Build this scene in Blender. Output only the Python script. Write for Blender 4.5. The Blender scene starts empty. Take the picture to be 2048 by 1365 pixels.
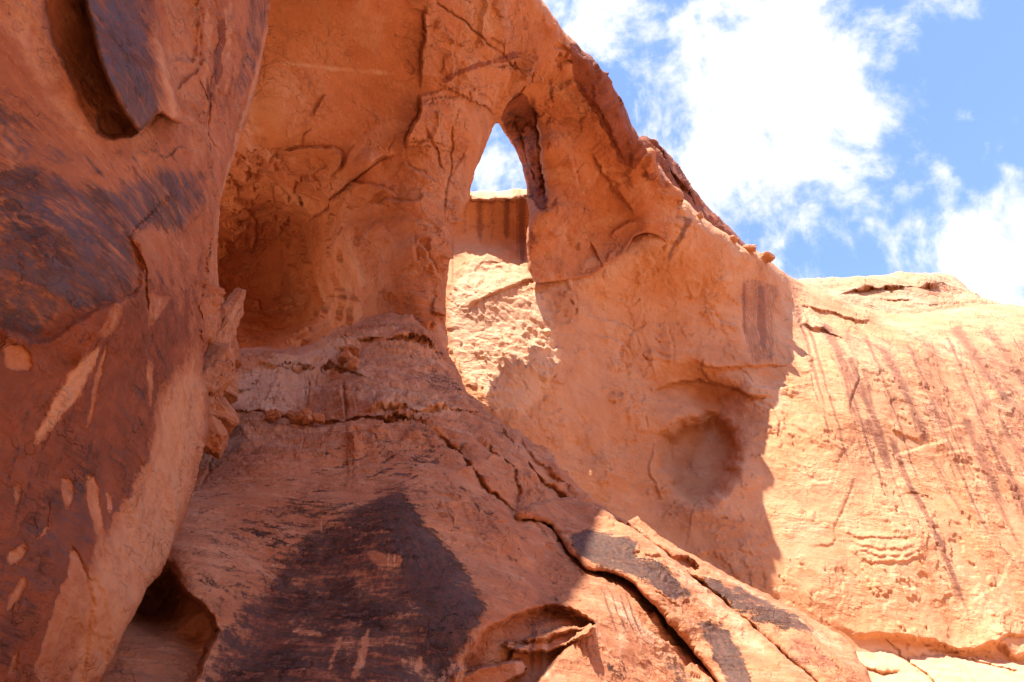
import bpy, bmesh, math, random
import numpy as np
from mathutils import Vector
R = math.radians
scene = bpy.context.scene
# ------------------------------------------------------------------ camera
PITCH = R(37.0); FPX = 1365.0; CAMZ = 1.6
cd = bpy.data.cameras.new("camera"); cam = bpy.data.objects.new("camera", cd)
scene.collection.objects.link(cam); scene.camera = cam
cd.sensor_width = 36.0; cd.lens = 24.0; cd.clip_end = 5000.0; cd.clip_start = 0.1
cam.location = (0, 0, CAMZ); cam.rotation_euler = (R(90) + PITCH, 0, 0)
scene.render.resolution_x = 1024; scene.render.resolution_y = 682
# ------------------------------------------------------------------ light
SUN = np.array([0.235, 0.40, -0.885]); SUN /= np.linalg.norm(SUN)      # direction the light travels
sd = bpy.data.lights.new("sun", 'SUN'); sun = bpy.data.objects.new("sun", sd)
scene.collection.objects.link(sun)
sd.energy = 4.3; sd.angle = R(0.53); sd.color = (1.0, 0.95, 0.88)
sun.rotation_euler = Vector(SUN).to_track_quat('-Z', 'Y').to_euler()
sun.location = (-20, -30, 90)
scene.view_settings.view_transform = 'Standard'; scene.view_settings.look = 'None'
scene.cycles.diffuse_bounces = 8; scene.cycles.max_bounces = 12
scene.view_settings.gamma = 1.0; scene.view_settings.exposure = 1.52
world = bpy.data.worlds.new("World"); scene.world = world; world.use_nodes = True

def ray_dir(px, py):
    x = (px - 1024.0) / FPX; y = (682.5 - py) / FPX
    return np.stack([x, math.cos(PITCH) - math.sin(PITCH) * y, math.sin(PITCH) + math.cos(PITCH) * y], -1)
def U(px, py, d):
    """a point at depth d metres along the sight line given in photograph pixels"""
    px = np.asarray(px, float); py = np.asarray(py, float)
    p = ray_dir(px, py) * np.asarray(d, float)[..., None]
    p[..., 2] += CAMZ
    return p

# --- sky: Nishita daylight with drifting white cloud (world-space directions only)
def build_world():
    nt = world.node_tree; N = nt.nodes; L = nt.links
    for n in list(N): N.remove(n)
    out = N.new('ShaderNodeOutputWorld'); bg = N.new('ShaderNodeBackground')
    sky = N.new('ShaderNodeTexSky'); sky.sky_type = 'NISHITA'; sky.sun_disc = False
    sky.sun_elevation = math.asin(-SUN[2]); sky.sun_rotation = math.atan2(-SUN[0], -SUN[1])
    sky.altitude = 1700; sky.air_density = 1.0; sky.dust_density = 0.6; sky.ozone_density = 1.2
    bg.inputs[1].default_value = 0.082
    tc = N.new('ShaderNodeTexCoord')
    def math_(op, a, b=None, c=None, clamp=False):
        n = N.new('ShaderNodeMath'); n.operation = op; n.use_clamp = clamp
        for i, v in enumerate((a, b, c)):
            if v is None: continue
            if isinstance(v, (int, float)): n.inputs[i].default_value = v
            else: L.new(v, n.inputs[i])
        return n.outputs[0]
    def noise(scale, detail, rough, dist=0.0, src=None, lac=2.0):
        n = N.new('ShaderNodeTexNoise'); n.inputs['Scale'].default_value = scale
        n.inputs['Detail'].default_value = detail; n.inputs['Roughness'].default_value = rough
        n.inputs['Distortion'].default_value = dist; n.inputs['Lacunarity'].default_value = lac
        L.new(src, n.inputs['Vector']); return n
    gen = tc.outputs['Generated']
    # warp
    wn = noise(5.0, 4, 0.6, 0.0, gen)
    vm = N.new('ShaderNodeVectorMath'); vm.operation = 'MULTIPLY_ADD'
    sub = N.new('ShaderNodeVectorMath'); sub.operation = 'SUBTRACT'
    L.new(wn.outputs['Color'], sub.inputs[0]); sub.inputs[1].default_value = (.5, .5, .5)
    L.new(sub.outputs[0], vm.inputs[0]); vm.inputs[1].default_value = (.16, .16, .16); L.new(gen, vm.inputs[2])
    warped = vm.outputs[0]
    # broad cloud masses, each a direction on the sky with a spread
    masses = CLOUDS
    tot = None
    for (px, py, rad, amp) in masses:
        d = ray_dir(np.array(px, float), np.array(py, float)); d = d / np.linalg.norm(d)
        dist = N.new('ShaderNodeVectorMath'); dist.operation = 'DISTANCE'
        L.new(warped, dist.inputs[0]); dist.inputs[1].default_value = tuple(d)
        q = math_('DIVIDE', dist.outputs['Value'], rad)
        q = math_('MULTIPLY', q, q); q = math_('MULTIPLY', q, -1.0); q = math_('EXPONENT', q)
        q = math_('MULTIPLY', q, amp)
        tot = q if tot is None else math_('ADD', tot, q)
    # wisps, stretched along the wind
    mp = N.new('ShaderNodeMapping'); mp.inputs['Rotation'].default_value = (0.0, R(-40), R(15))
    mp.inputs['Scale'].default_value = (1.0, 1.0, 0.42); L.new(gen, mp.inputs['Vector'])
    w1 = noise(9.0, 9, 0.62, 0.35, mp.outputs[0]).outputs['Fac']
    w2 = noise(26.0, 6, 0.6, 0.2, mp.outputs[0]).outputs['Fac']
    w = math_('ADD', math_('MULTIPLY', math_('SUBTRACT', w1, 0.5), 3.6), math_('MULTIPLY', math_('SUBTRACT', w2, 0.5), 1.4))
    dens = math_('ADD', tot, w)
    mr = N.new('ShaderNodeMapRange'); mr.interpolation_type = 'SMOOTHSTEP'
    L.new(dens, mr.inputs['Value']); mr.inputs['From Min'].default_value = 0.05; mr.inputs['From Max'].default_value = 1.0
    mix = N.new('ShaderNodeMix'); mix.data_type = 'RGBA'
    L.new(mr.outputs[0], mix.inputs['Factor'])
    br = N.new('ShaderNodeMix'); br.data_type = 'RGBA'; br.blend_type = 'MULTIPLY'; br.inputs['Factor'].default_value = 1.0
    L.new(sky.outputs[0], br.inputs[6]); br.inputs[7].default_value = SKYTINT
    L.new(br.outputs[2], mix.inputs[6]); cs = N.new('ShaderNodeMix'); cs.data_type = 'RGBA'; L.new(noise(14.0, 7, 0.6, 0.2, mp.outputs[0]).outputs['Fac'], cs.inputs['Factor']); cs.inputs[6].default_value = (4.3, 4.4, 4.6, 1); cs.inputs[7].default_value = (6.2, 6.2, 6.2, 1); L.new(cs.outputs[2], mix.inputs[7])
    L.new(mix.outputs[2], bg.inputs[0]); L.new(bg.outputs[0], out.inputs[0])
SKYTINT = (2.0, 2.0, 2.2, 1)
CLOUDCOL = (4.9, 5.0, 5.1, 1)
CLOUDS = [(1500, 190, .13, .38), (1640, 130, .14, .36), (1340, 70, .13, .42), (1490, 400, .10, .38), (1660, 330, .11, .38), (1150, 30, .08, .36), (1400, 330, .10, .25), (1260, 120, .07, .2),
          (2030, 400, .10, .5), (1940, 480, .09, .42), (1980, 560, .11, .5), (1830, 540, .05, .15), (1000, 310, .08, .6), (1825, 20, .035, .4),
          (1930, 150, .13, -.42), (1720, 520, .07, -.28), (1600, 530, .05, -.2), (1890, 290, .07, -.3), (1270, 190, .035, -.2)]
build_world()

# ------------------------------------------------------------------ noise in numpy
_rng = np.random.default_rng(7)
_perm = _rng.permutation(256).astype(np.int32); _perm = np.concatenate([_perm, _perm, _perm])
_grad = _rng.normal(size=(256, 3)).astype(np.float32); _grad /= np.linalg.norm(_grad, axis=1)[:, None]; _grad *= 1.3
def perlin(p):
    p = np.asarray(p, np.float32); sh = p.shape[:-1]; p = p.reshape(-1, 3)
    i = np.floor(p).astype(np.int32); f = p - i; i &= 255
    u = f * f * f * (f * (f * 6 - 15) + 10)
    out = np.zeros(len(p), np.float32)
    for dx in (0, 1):
        wx = u[:, 0] if dx else 1 - u[:, 0]
        hx = _perm[i[:, 0] + dx]
        for dy in (0, 1):
            wy = wx * (u[:, 1] if dy else 1 - u[:, 1])
            hy = _perm[hx + i[:, 1] + dy]
            for dz in (0, 1):
                g = _grad[_perm[hy + i[:, 2] + dz]]
                v = g[:, 0] * (f[:, 0] - dx) + g[:, 1] * (f[:, 1] - dy) + g[:, 2] * (f[:, 2] - dz)
                out += wy * (u[:, 2] if dz else 1 - u[:, 2]) * v
    return out.reshape(sh)
def fbm(p, freq, octv=4, gain=.5, seed=0.0):
    p = np.asarray(p, np.float32) * freq + np.float32(seed * 17.31)
    a = 1.0; s = 0; tot = 0
    for k in range(octv):
        s = s + a * perlin(p + np.float32(k * 5.7)); tot += a; a *= gain; p = p * np.float32(2.03)
    return s / tot * 1.5
def sstep(a, b, x):
    t = np.clip((x - a) / (b - a), 0, 1); return t * t * (3 - 2 * t)

# ------------------------------------------------------------------ polylines and polygons over a sheet
def resample(pts, step, closed=False):
    pts = np.asarray(pts, float)
    if closed: pts = np.vstack([pts, pts[:1]])
    out = []
    for a, b in zip(pts[:-1], pts[1:]):
        n = max(1, int(np.linalg.norm(b - a) / step))
        for k in range(n): out.append(a + (b - a) * k / n)
    if not closed: out.append(pts[-1])
    return np.array(out)
def chaikin(pts, closed, it=1):
    pts = np.asarray(pts, float)
    for _ in range(it):
        q = np.roll(pts, -1, 0) if closed else pts[1:]
        p = pts if closed else pts[:-1]
        m = np.empty((2 * len(p), 2)); m[0::2] = .75 * p + .25 * q; m[1::2] = .25 * p + .75 * q
        if not closed: m = np.vstack([pts[:1], m, pts[-1:]])
        pts = m
    return pts
def roughen(pts, amp, seed, closed=True):
    z = np.zeros(len(pts))
    q = np.stack([pts[:, 0], pts[:, 1], z + seed * 31.7], -1)
    dx = fbm(q, 1 / 38., 4, .6, seed); dy = fbm(q, 1 / 38., 4, .6, seed + 3)
    return pts + np.stack([dx, dy], -1) * amp

class Sheet:
    """a rock surface: grid over sight lines, each vertex with a real depth; carved with cracks, steps and hollows"""
    def __init__(s, poly, ctrl, xr, yr, step=2.0, far=22.0, frame=(-30, 2078, -30, 1395), rough=5.0, seed=1, smooth=1):
        def axis(a, b, f0, f1):
            v = []; x = a
            while x < b:
                v.append(x)
                if x < f0: x += min(far, max(step, (f0 - x) * .12 + step))
                elif x > f1: x += min(far, max(step, (x - f1) * .12 + step))
                else: x += step
            return np.array(v + [b])
        s.xs = axis(xr[0], xr[1], frame[0], frame[1]); s.ys = axis(yr[0], yr[1], frame[2], frame[3])
        s.GX, s.GY = np.meshgrid(s.xs, s.ys)
        s.H, s.W = s.GX.shape
        s.seed = seed
        poly = chaikin(poly, True, smooth)
        s.poly = roughen(resample(poly, 5.0, True), rough, seed)
        s.MARG = 70.0
        s.inside = s._inside(s.poly)
        s.dist, s.npx, s.npy, _ = s._near(s.poly, True, s.MARG)
        # keep faces with an inside corner; corners outside are drawn onto the outline
        I = s.inside
        fk = I[:-1, :-1] | I[1:, :-1] | I[:-1, 1:] | I[1:, 1:]
        s.fk = fk
        used = np.zeros_like(I); used[:-1, :-1] |= fk; used[1:, :-1] |= fk; used[:-1, 1:] |= fk; used[1:, 1:] |= fk
        s.used = used
        snap = used & ~I
        s.PX = s.GX.copy(); s.PY = s.GY.copy()
        ok = snap & (s.dist < s.MARG)
        s.PX[ok] = s.npx[ok]; s.PY[ok] = s.npy[ok]
        s.edge = np.where(I, s.dist, 0.0)
        c = np.array(ctrl, float)
        s.D = s._tps(c)
        s.disp = np.zeros_like(s.D); s.att = {k: np.zeros_like(s.D, dtype=np.float32) for k in ATTRS}
        s.warp()
    def warp(s, amp=7.0, f=1 / 42.0):
        q = np.stack([s.GX, s.GY, np.full_like(s.GX, s.seed * 11.3)], -1)
        s.WX = s.GX + amp * fbm(q, f, 4, .6, 1.1 + s.seed); s.WY = s.GY + amp * fbm(q, f, 4, .6, 9.4 + s.seed)
    def _inside(s, poly):
        x0, y0 = poly[:, 0], poly[:, 1]; x1, y1 = np.roll(x0, -1), np.roll(y0, -1)
        I = np.zeros((s.H, s.W), bool)
        for r, y in enumerate(s.ys):
            m = (y0 <= y) != (y1 <= y)
            if not m.any(): continue
            xc = np.sort(x0[m] + (y - y0[m]) / (y1[m] - y0[m]) * (x1[m] - x0[m]))
            I[r] = np.searchsorted(xc, s.xs) % 2 == 1
        return I
    def _near(s, pts, closed, marg, GX=None, GY=None):
        GX = s.GX if GX is None else GX; GY = s.GY if GY is None else GY
        D = np.full((s.H, s.W), marg); NX = GX.copy(); NY = GY.copy(); T = np.zeros((s.H, s.W)); S = np.zeros((s.H, s.W)); PR = np.zeros((s.H, s.W))
        P = np.vstack([pts, pts[:1]]) if closed else np.asarray(pts, float)
        seg = np.linalg.norm(np.diff(P, axis=0), axis=1); cum = np.concatenate([[0], np.cumsum(seg)]); tot = max(cum[-1], 1e-6)
        pad = marg + (16 if GX is not s.GX else 0)
        for k in range(len(P) - 1):
            a, b = P[k], P[k + 1]
            i0 = np.searchsorted(s.xs, min(a[0], b[0]) - pad); i1 = np.searchsorted(s.xs, max(a[0], b[0]) + pad)
            j0 = np.searchsorted(s.ys, min(a[1], b[1]) - pad); j1 = np.searchsorted(s.ys, max(a[1], b[1]) + pad)
            if i1 <= i0 or j1 <= j0: continue
            gx = GX[j0:j1, i0:i1]; gy = GY[j0:j1, i0:i1]
            ab = b - a; L2 = max(ab @ ab, 1e-9)
            t = np.clip(((gx - a[0]) * ab[0] + (gy - a[1]) * ab[1]) / L2, 0, 1)
            cx = a[0] + t * ab[0]; cy = a[1] + t * ab[1]
            d = np.hypot(gx - cx, gy - cy)
            cr = (ab[0] * (gy - a[1]) - ab[1] * (gx - a[0])) / math.sqrt(L2); D0 = D[j0:j1, i0:i1]
            m = (d < D0 - 1e-7) | ((d < D0 + 1e-7) & (d < marg) & (np.abs(cr) > PR[j0:j1, i0:i1]))
            PR[j0:j1, i0:i1][m] = np.abs(cr)[m]
            D[j0:j1, i0:i1][m] = d[m]; NX[j0:j1, i0:i1][m] = cx[m]; NY[j0:j1, i0:i1][m] = cy[m]
            T[j0:j1, i0:i1][m] = (cum[k] + t[m] * seg[k]) / tot
            sg = np.sign(cr)       # + = right hand side when walking the line on the picture
            S[j0:j1, i0:i1][m] = sg[m]
        s._S = S
        return D, NX, NY, T
    def _tps(s, c):
        x, y, w = c[:, 0] / 500., c[:, 1] / 500., 1.0 / c[:, 2]
        def phi(r2): return np.where(r2 > 1e-12, .5 * r2 * np.log(np.maximum(r2, 1e-12)), 0)
        n = len(c); K = phi((x[:, None] - x) ** 2 + (y[:, None] - y) ** 2) + np.eye(n) * 2e-4
        P = np.stack([np.ones(n), x, y], 1)
        A = np.zeros((n + 3, n + 3)); A[:n, :n] = K; A[:n, n:] = P; A[n:, :n] = P.T
        sol = np.linalg.solve(A, np.concatenate([w, [0, 0, 0]]))
        X = s.PX / 500.; Y = s.PY / 500.
        out = sol[n] + sol[n + 1] * X + sol[n + 2] * Y
        for i in range(n): out += sol[i] * phi((X - x[i]) ** 2 + (Y - y[i]) ** 2)
        return 1.0 / np.clip(out, 1 / 400., 1 / 2.)
    # --- carving (metres, + = out of the rock); coordinates are photograph pixels
    hs = 1.0
    def crack(s, pts, w, depth, rough=5.0):
        w *= .62; depth *= .5 * s.hs
        p = roughen(resample(chaikin(pts, False, 1), 5), rough, s.seed + len(pts), False)
        d, _, _, t = s._near(p, False, w * 3.2, s.WX, s.WY)
        tp = sstep(0, .12, t) * sstep(1, .8, t)
        ww = w * (.45 + .55 * tp)
        s.disp -= depth * np.exp(-(d / ww) ** 2) * (d < w * 3.1) * (.25 + .75 * tp)
    def step(s, pts, h, L, e=2.0, rough=6.0, tap=.22, cut=.5):
        h *= s.hs; e = min(e, 2.2) if L < 80 else e
        c = chaikin(pts, False, 1)
        p = roughen(resample(c, 5), rough, s.seed + 2 * len(pts), False)
        m = max(L * 3, 20)
        d, _, _, t = s._near(p, False, m, s.WX, s.WY); sd = d * s._S
        if L >= 80: t = s._near(c, False, m, s.WX, s.WY)[3]
        tp = sstep(0, tap, t) * sstep(1, 1 - tap, t) if tap > 0 else ((t > 0) & (t < 1)).astype(float)
        s.disp += h * sstep(-e, e, sd) * np.exp(-np.maximum(sd, 0) / L) * (d < m) * tp * sstep(m, m * .8, d)
        if L < 80 and cut: s.disp -= abs(h) * cut * np.exp(-(d / 2.0) ** 2) * tp * (d < 9)
    def flakes(s, region, n, ln, h, ang, spread, seed, L=(8, 26), bend=.9):
        """broken edges of thin sheets: short curved steps scattered over a region"""
        rr = random.Random(seed); reg = np.array(region, float); x0, y0 = reg.min(0); x1, y1 = reg.max(0)
        def ins(x, y):
            c = False
            for (ax, ay), (bx, by) in zip(reg, np.roll(reg, -1, 0)):
                if (ay <= y) != (by <= y) and x < ax + (y - ay) / (by - ay) * (bx - ax): c = not c
            return c
        k = 0
        while k < n:
            x, y = rr.uniform(x0, x1), rr.uniform(y0, y1)
            if not ins(x, y): continue
            k += 1
            if k % 3 == 0: continue
            a = R(ang + rr.gauss(0, spread)); l = rr.uniform(*ln) * rr.choice((.5, .8, 1, 1)); b = rr.gauss(0, bend); pts = []
            for u in range(6): pts.append((x, y)); a += b / 5 + rr.gauss(0, .28); x += math.cos(a) * l / 5; y += math.sin(a) * l / 5
            s.step(pts if rr.random() < .6 else pts[::-1], rr.uniform(*h) * rr.choice((.15, .3, .3, .55)), rr.uniform(*L), 1.3, rough=4, tap=.4, cut=.7)
    def mask(s, poly, soft, warp=True, rough=6.0):
        p = roughen(resample(chaikin(poly, True, 1), 6, True), rough, s.seed + 5)
        gx = s.WX if warp else s.GX; gy = s.WY if warp else s.GY
        d, _, _, _ = s._near(p, True, soft, gx, gy)
        I = s._inside_pts(p, gx, gy)
        sd = np.where(I, d, -d)
        return sstep(-soft, soft, sd)
    def _inside_pts(s, poly, gx, gy):
        # crossing number over the polygon's own rows and columns only
        I = np.zeros((s.H, s.W), bool)
        i0 = max(0, np.searchsorted(s.xs, poly[:, 0].min() - 20)); i1 = np.searchsorted(s.xs, poly[:, 0].max() + 20)
        j0 = max(0, np.searchsorted(s.ys, poly[:, 1].min() - 20)); j1 = np.searchsorted(s.ys, poly[:, 1].max() + 20)
        if i1 <= i0 or j1 <= j0: return I
        X = gx[j0:j1, i0:i1]; Y = gy[j0:j1, i0:i1]; c = np.zeros(X.shape, bool)
        q = resample(poly, 1e9, True) if False else poly[::2]
        x0, y0 = q[:, 0], q[:, 1]; x1, y1 = np.roll(x0, -1), np.roll(y0, -1)
        for k in range(len(q)):
            if y0[k] == y1[k]: continue
            m = (y0[k] <= Y) != (y1[k] <= Y)
            c ^= m & (X < x0[k] + (Y - y0[k]) / (y1[k] - y0[k]) * (x1[k] - x0[k]))
        I[j0:j1, i0:i1] = c
        return I
    def push(s, poly, h, soft, **k): s.disp += h * s.mask(poly, soft, **k)
    def paint(s, a, poly, val, soft, **k):
        m = s.mask(poly, soft, **k).astype(np.float32); s.att[a] = np.maximum(s.att[a], m * val) if val > 0 else s.att[a] * (1 + val * m)
    def stroke(s, a, pts, w, val, rough=3.0, w2=None):
        p = roughen(resample(chaikin(pts, False, 1), 6), rough, s.seed + 9, False)
        wm = max(w, w2 or w)
        d, _, _, t = s._near(p, False, wm * 2.5)
        ww = w + ((w2 if w2 is not None else w) - w) * t
        tp = sstep(0, .1, t) * sstep(1, .7, t)
        s.att[a] = np.maximum(s.att[a], (val * np.exp(-(d / ww) ** 2) * tp * (d < wm * 2.4)).astype(np.float32))
    def streaks(s, a, pts, w, v, seed=0):
        rr = random.Random(seed * 7 + int(pts[0][0])); pts = np.array(pts, float); dr = pts[-1] - pts[0]; nrm = np.array([-dr[1], dr[0]]) / max(1, np.linalg.norm(dr))
        s.stroke(a, pts, w * .9, v * .95, rough=2, w2=w * .5)
        for k in range(int(2 + w * .4)):
            o = nrm * rr.gauss(0, w * .55); t0 = rr.uniform(-.05, .35) * (k > 0); t1 = rr.uniform(.55, 1.1) if k else 1.0
            q = [pts[0] + dr * (t0 + (t1 - t0) * u) + o for u in (0, .33, .66, 1)]
            s.stroke(a, q, rr.uniform(2.0, 2.5 + w * .25), v * rr.uniform(.4, .8), rough=1.2, w2=1.5)
    def dent(s, cx, cy, rx, ry, ang, h, p=2.0):
        c, q = math.cos(R(ang)), math.sin(R(ang))
        x = (s.WX - cx); y = (s.WY - cy); u = (x * c + y * q) / rx; v = (-x * q + y * c) / ry
        s.disp += h * np.exp(-(u * u + v * v) ** (p / 2))
    def finish(s, name, material, parent=None, rollmask=None, roll=(26, 2.0), thick=3.0, lat=.5, flakes=1.0, origin=None, dispscale=1.0, rings=4, hook=None):
        w, amt = roll
        e = np.clip(1 - s.edge / w, 0, 1)
        if rollmask is not None: amt = amt * rollmask(s.PX, s.PY)
        D = s.D + amt * (1 - np.sqrt(np.maximum(1 - e * e, 0)))
        P = U(s.PX, s.PY, D)
        def normals(P):
            du = np.gradient(P, axis=1); dv = np.gradient(P, axis=0)
            n = np.cross(du, dv); ln = np.linalg.norm(n, axis=-1, keepdims=True); n = n / np.maximum(ln, 1e-9)
            view = P - np.array([0, 0, CAMZ]); f = np.sign((n * view).sum(-1, keepdims=True)); f[f == 0] = 1
            return -n * f
        n0 = normals(P)
        # broad undulation first, then the carved features, then flaking
        hk = hook(P, s) if hook is not None else np.zeros_like(s.D)
        lim = np.minimum(1, s.edge / 10 + .15)
        vray = P - np.array([0, 0, CAMZ]); vray /= np.linalg.norm(vray, axis=-1, keepdims=True)
        P1 = P + n0 * (hk * lim)[..., None] - vray * (s.disp * lim)[..., None]
        s.P = P1; s.N = n0
        me = bpy.data.meshes.new(name)
        idx = -np.ones((s.H, s.W), np.int64); idx[s.used] = np.arange(s.used.sum())
        V = P1[s.used]
        fj, fi = np.nonzero(s.fk)
        F = np.stack([idx[fj, fi], idx[fj + 1, fi], idx[fj + 1, fi + 1], idx[fj, fi + 1]], 1)
        # skirt: carry the outline back into the rock so that the mass has thickness
        E = np.concatenate([F[:, [0, 1]], F[:, [1, 2]], F[:, [2, 3]], F[:, [3, 0]]])
        key = np.minimum(E[:, 0], E[:, 1]) * (len(V) + 1) + np.maximum(E[:, 0], E[:, 1])
        u, inv, cnt = np.unique(key, return_inverse=True, return_counts=True)
        B = E[cnt[inv] == 1]
        bv = np.unique(B); loc = {v: k for k, v in enumerate(bv)}
        ctr_in = s._inward()[s.used][bv]
        vd = V[bv] - np.array([0, 0, CAMZ]); vd /= np.linalg.norm(vd, axis=1)[:, None]
        right = np.array([1., 0, 0]); up = np.array([0, -math.sin(PITCH), math.cos(PITCH)])
        latv = ctr_in[:, :1] * right - ctr_in[:, 1:] * up
        allV = [V]; allF = [F]; prev = bv.copy(); base = len(V)
        Bl = np.array([[loc[a], loc[b]] for a, b in B])
        map_rows = [bv]
        for k in range(1, rings + 1):
            t = k / rings
            off = vd * thick * t + latv * (lat * thick * t * t)
            nz = fbm(V[bv], .5, 3, .5, k)[:, None] * .12 * thick * t
            allV.append(V[bv] + off + latv * np.abs(nz) * .5); cur = base + np.arange(len(bv)); base += len(bv)
            allF.append(np.stack([prev[Bl[:, 1]] if k > 1 else bv[Bl[:, 1]], prev[Bl[:, 0]] if k > 1 else bv[Bl[:, 0]], cur[Bl[:, 0]], cur[Bl[:, 1]]], 1))
            map_rows.append(bv); prev = cur
        VV = np.concatenate(allV); FF = np.concatenate(allF)
        org = np.array(origin if origin is not None else (0, 0, 0), float)
        me.vertices.add(len(VV)); me.vertices.foreach_set('co', (VV - org).astype(np.float32).ravel())
        me.loops.add(FF.size); me.loops.foreach_set('vertex_index', FF.astype(np.int32).ravel())
        me.polygons.add(len(FF)); me.polygons.foreach_set('loop_start', np.arange(0, FF.size, 4, dtype=np.int32))
        me.polygons.foreach_set('use_smooth', np.ones(len(FF), bool))
        me.update(calc_edges=True)
        for k, a in s.att.items():
            at = me.attributes.new(k, 'FLOAT', 'POINT'); vals = a[s.used].astype(np.float32)
            vals = np.concatenate([vals] + [vals[r] for r in map_rows[1:]])
            at.data.foreach_set('value', vals)
        me.materials.append(material)
        o = bpy.data.objects.new(name, me); scene.collection.objects.link(o); o.location = tuple(org)
        if parent: o.parent = parent; o.location = tuple(org - np.array(parent.location))
        return o
    def _inward(s):
        gy, gx = np.gradient(np.where(s.inside, s.dist, -s.dist)); n = np.stack([gx, gy], -1)
        return n / np.maximum(np.linalg.norm(n, axis=-1, keepdims=True), 1e-6)
ATTRS = ('varnish', 'rust', 'pale', 'streak')

# ------------------------------------------------------------------ rock material
def rock_material(name, a, b, pale=(.66, .40, .24), rust=(.23, .075, .038), varn=(.045, .034, .034), bump=1.0, scale=1.0, streakv=(8, 8, .15), bed=(12, -20), strata=.25, vrough=.5, grain=.35, vmap=(1.2, .8, .8), vrot=(20, 30, 0), rmap=(1, 1, .35), fmap=(14, 14, 1.0), vsoft=.18, frac=1.0):
    m = bpy.data.materials.new(name); m.use_nodes = True
    nt = m.node_tree; N = nt.nodes; L = nt.links
    bsdf = N['Principled BSDF']
    geo = N.new('ShaderNodeNewGeometry'); pos = geo.outputs['Position']
    def val(v, sock):
        if isinstance(v, (int, float)): sock.default_value = v
        else: L.new(v, sock)
    def mt(op, x, y=None, z=None, clamp=False):
        n = N.new('ShaderNodeMath'); n.operation = op; n.use_clamp = clamp
        for i, v in enumerate((x, y, z)):
            if v is not None: val(v, n.inputs[i])
        return n.outputs[0]
    def noise(scale, detail=5, rough=.55, dist=0., src=pos):
        n = N.new('ShaderNodeTexNoise'); n.inputs['Scale'].default_value = scale; n.inputs['Detail'].default_value = detail
        n.inputs['Roughness'].default_value = rough; n.inputs['Distortion'].default_value = dist; L.new(src, n.inputs['Vector'])
        return n.outputs['Fac']
    def mapping(sc, rot=(0, 0, 0)):
        n = N.new('ShaderNodeMapping'); n.inputs['Scale'].default_value = sc; n.inputs['Rotation'].default_value = tuple(R(r) for r in rot)
        L.new(pos, n.inputs['Vector']); return n.outputs[0]
    def ramp(x, lo, hi):
        n = N.new('ShaderNodeMapRange'); n.interpolation_type = 'SMOOTHSTEP'; val(x, n.inputs['Value'])
        n.inputs['From Min'].default_value = lo; n.inputs['From Max'].default_value = hi; return n.outputs[0]
    def mixc(f, c0, c1, mode='MIX'):
        n = N.new('ShaderNodeMix'); n.data_type = 'RGBA'; n.blend_type = mode; val(f, n.inputs['Factor'])
        for v, sck in ((c0, n.inputs[6]), (c1, n.inputs[7])):
            if isinstance(v, tuple): sck.default_value = (*v, 1) if len(v) == 3 else v
            else: L.new(v, sck)
        return n.outputs[2]
    def attr(nm):
        n = N.new('ShaderNodeAttribute'); n.attribute_name = nm; return n.outputs['Fac']
    n1 = noise(.16 * scale, 7, .6); n2 = noise(1.1 * scale, 8, .62, .3); n3 = noise(9 * scale, 6, .6)
    bedv = mapping((.35 * scale, .35 * scale, 3.2 * scale), (bed[0], bed[1], 0))
    bedn = noise(1.0, 6, .6, .4, bedv)
    col = mixc(ramp(mt('ADD', mt('MULTIPLY', n1, .6), mt('MULTIPLY', n2, .4)), .40, .60), a, b)
    n5 = noise(.42 * scale, 6, .6, .6); col = mixc(mt('MULTIPLY', ramp(n5, .52, .66), .45), col, tuple(.55 * x + .45 * y for x, y in zip(b, rust)))
    col = mixc(mt('MULTIPLY', ramp(n5, .46, .34), .35), col, pale)
    col = mixc(mt('MULTIPLY', ramp(bedn, .52, .66), strata), col, rust)
    col = mixc(mt('MULTIPLY', ramp(bedn, .46, .34), strata * 1.2), col, pale)
    col = mixc(mt('MULTIPLY', ramp(n3, .58, .72), grain), col, tuple(x * .55 for x in b))
    col = mixc(mt('MULTIPLY', ramp(n3, .42, .30), grain), col, pale)
    n4 = noise(38 * scale, 5, .65)
    col = mixc(mt('MULTIPLY', ramp(n4, .56, .70), grain * .9), col, tuple(x * .5 for x in b))
    # pale rock: worn areas, and places brightened by paint where light falls
    pm = ramp(mt('ADD', attr('pale'), mt('MULTIPLY', mt('SUBTRACT', noise(2.2 * scale, 7, .65), .5), .9)), .25, .75)
    col = mixc(mt('MULTIPLY', pm, .85), col, pale)
    # rust-coloured patina, ragged edged; also paints the shade on the far knob
    rn = mt('ADD', mt('MULTIPLY', mt('SUBTRACT', noise(.9 * scale, 9, .68, .4), .5), 1.3), mt('MULTIPLY', mt('SUBTRACT', noise(7 * scale, 6, .65, 0, mapping(rmap)), .5), .8))
    rm = ramp(mt('ADD', attr('rust'), rn), .38, .68)
    rcol = mixc(ramp(noise(2.0 * scale, 6, .6), .35, .65), rust, tuple(x * 1.45 for x in rust))
    col = mixc(mt('MULTIPLY', rm, .92), col, rcol)
    # water streaks, long in the fall line
    sn = noise(1.0, 6, .58, .0, mapping(streakv))
    sm = mt('MULTIPLY', ramp(mt('ADD', attr('streak'), mt('MULTIPLY', mt('SUBTRACT', sn, .5), 1.25)), .35, .75), mt('MULTIPLY', attr('streak'), 1.25, None, True), None, True)
    col = mixc(mt('MULTIPLY', sm, .8), col, mixc(ramp(n2, .4, .6), rust, tuple(.6 * x + .4 * y for x, y in zip(rust, varn))))
    # desert varnish
    vn = mt('ADD', mt('MULTIPLY', mt('SUBTRACT', noise(1.3 * scale, 9, .72, .3, mapping(vmap, vrot)), .5), 1.9), mt('MULTIPLY', mt('SUBTRACT', noise(1.0, 5, .6, .0, mapping(fmap)), .5), .75))
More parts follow.
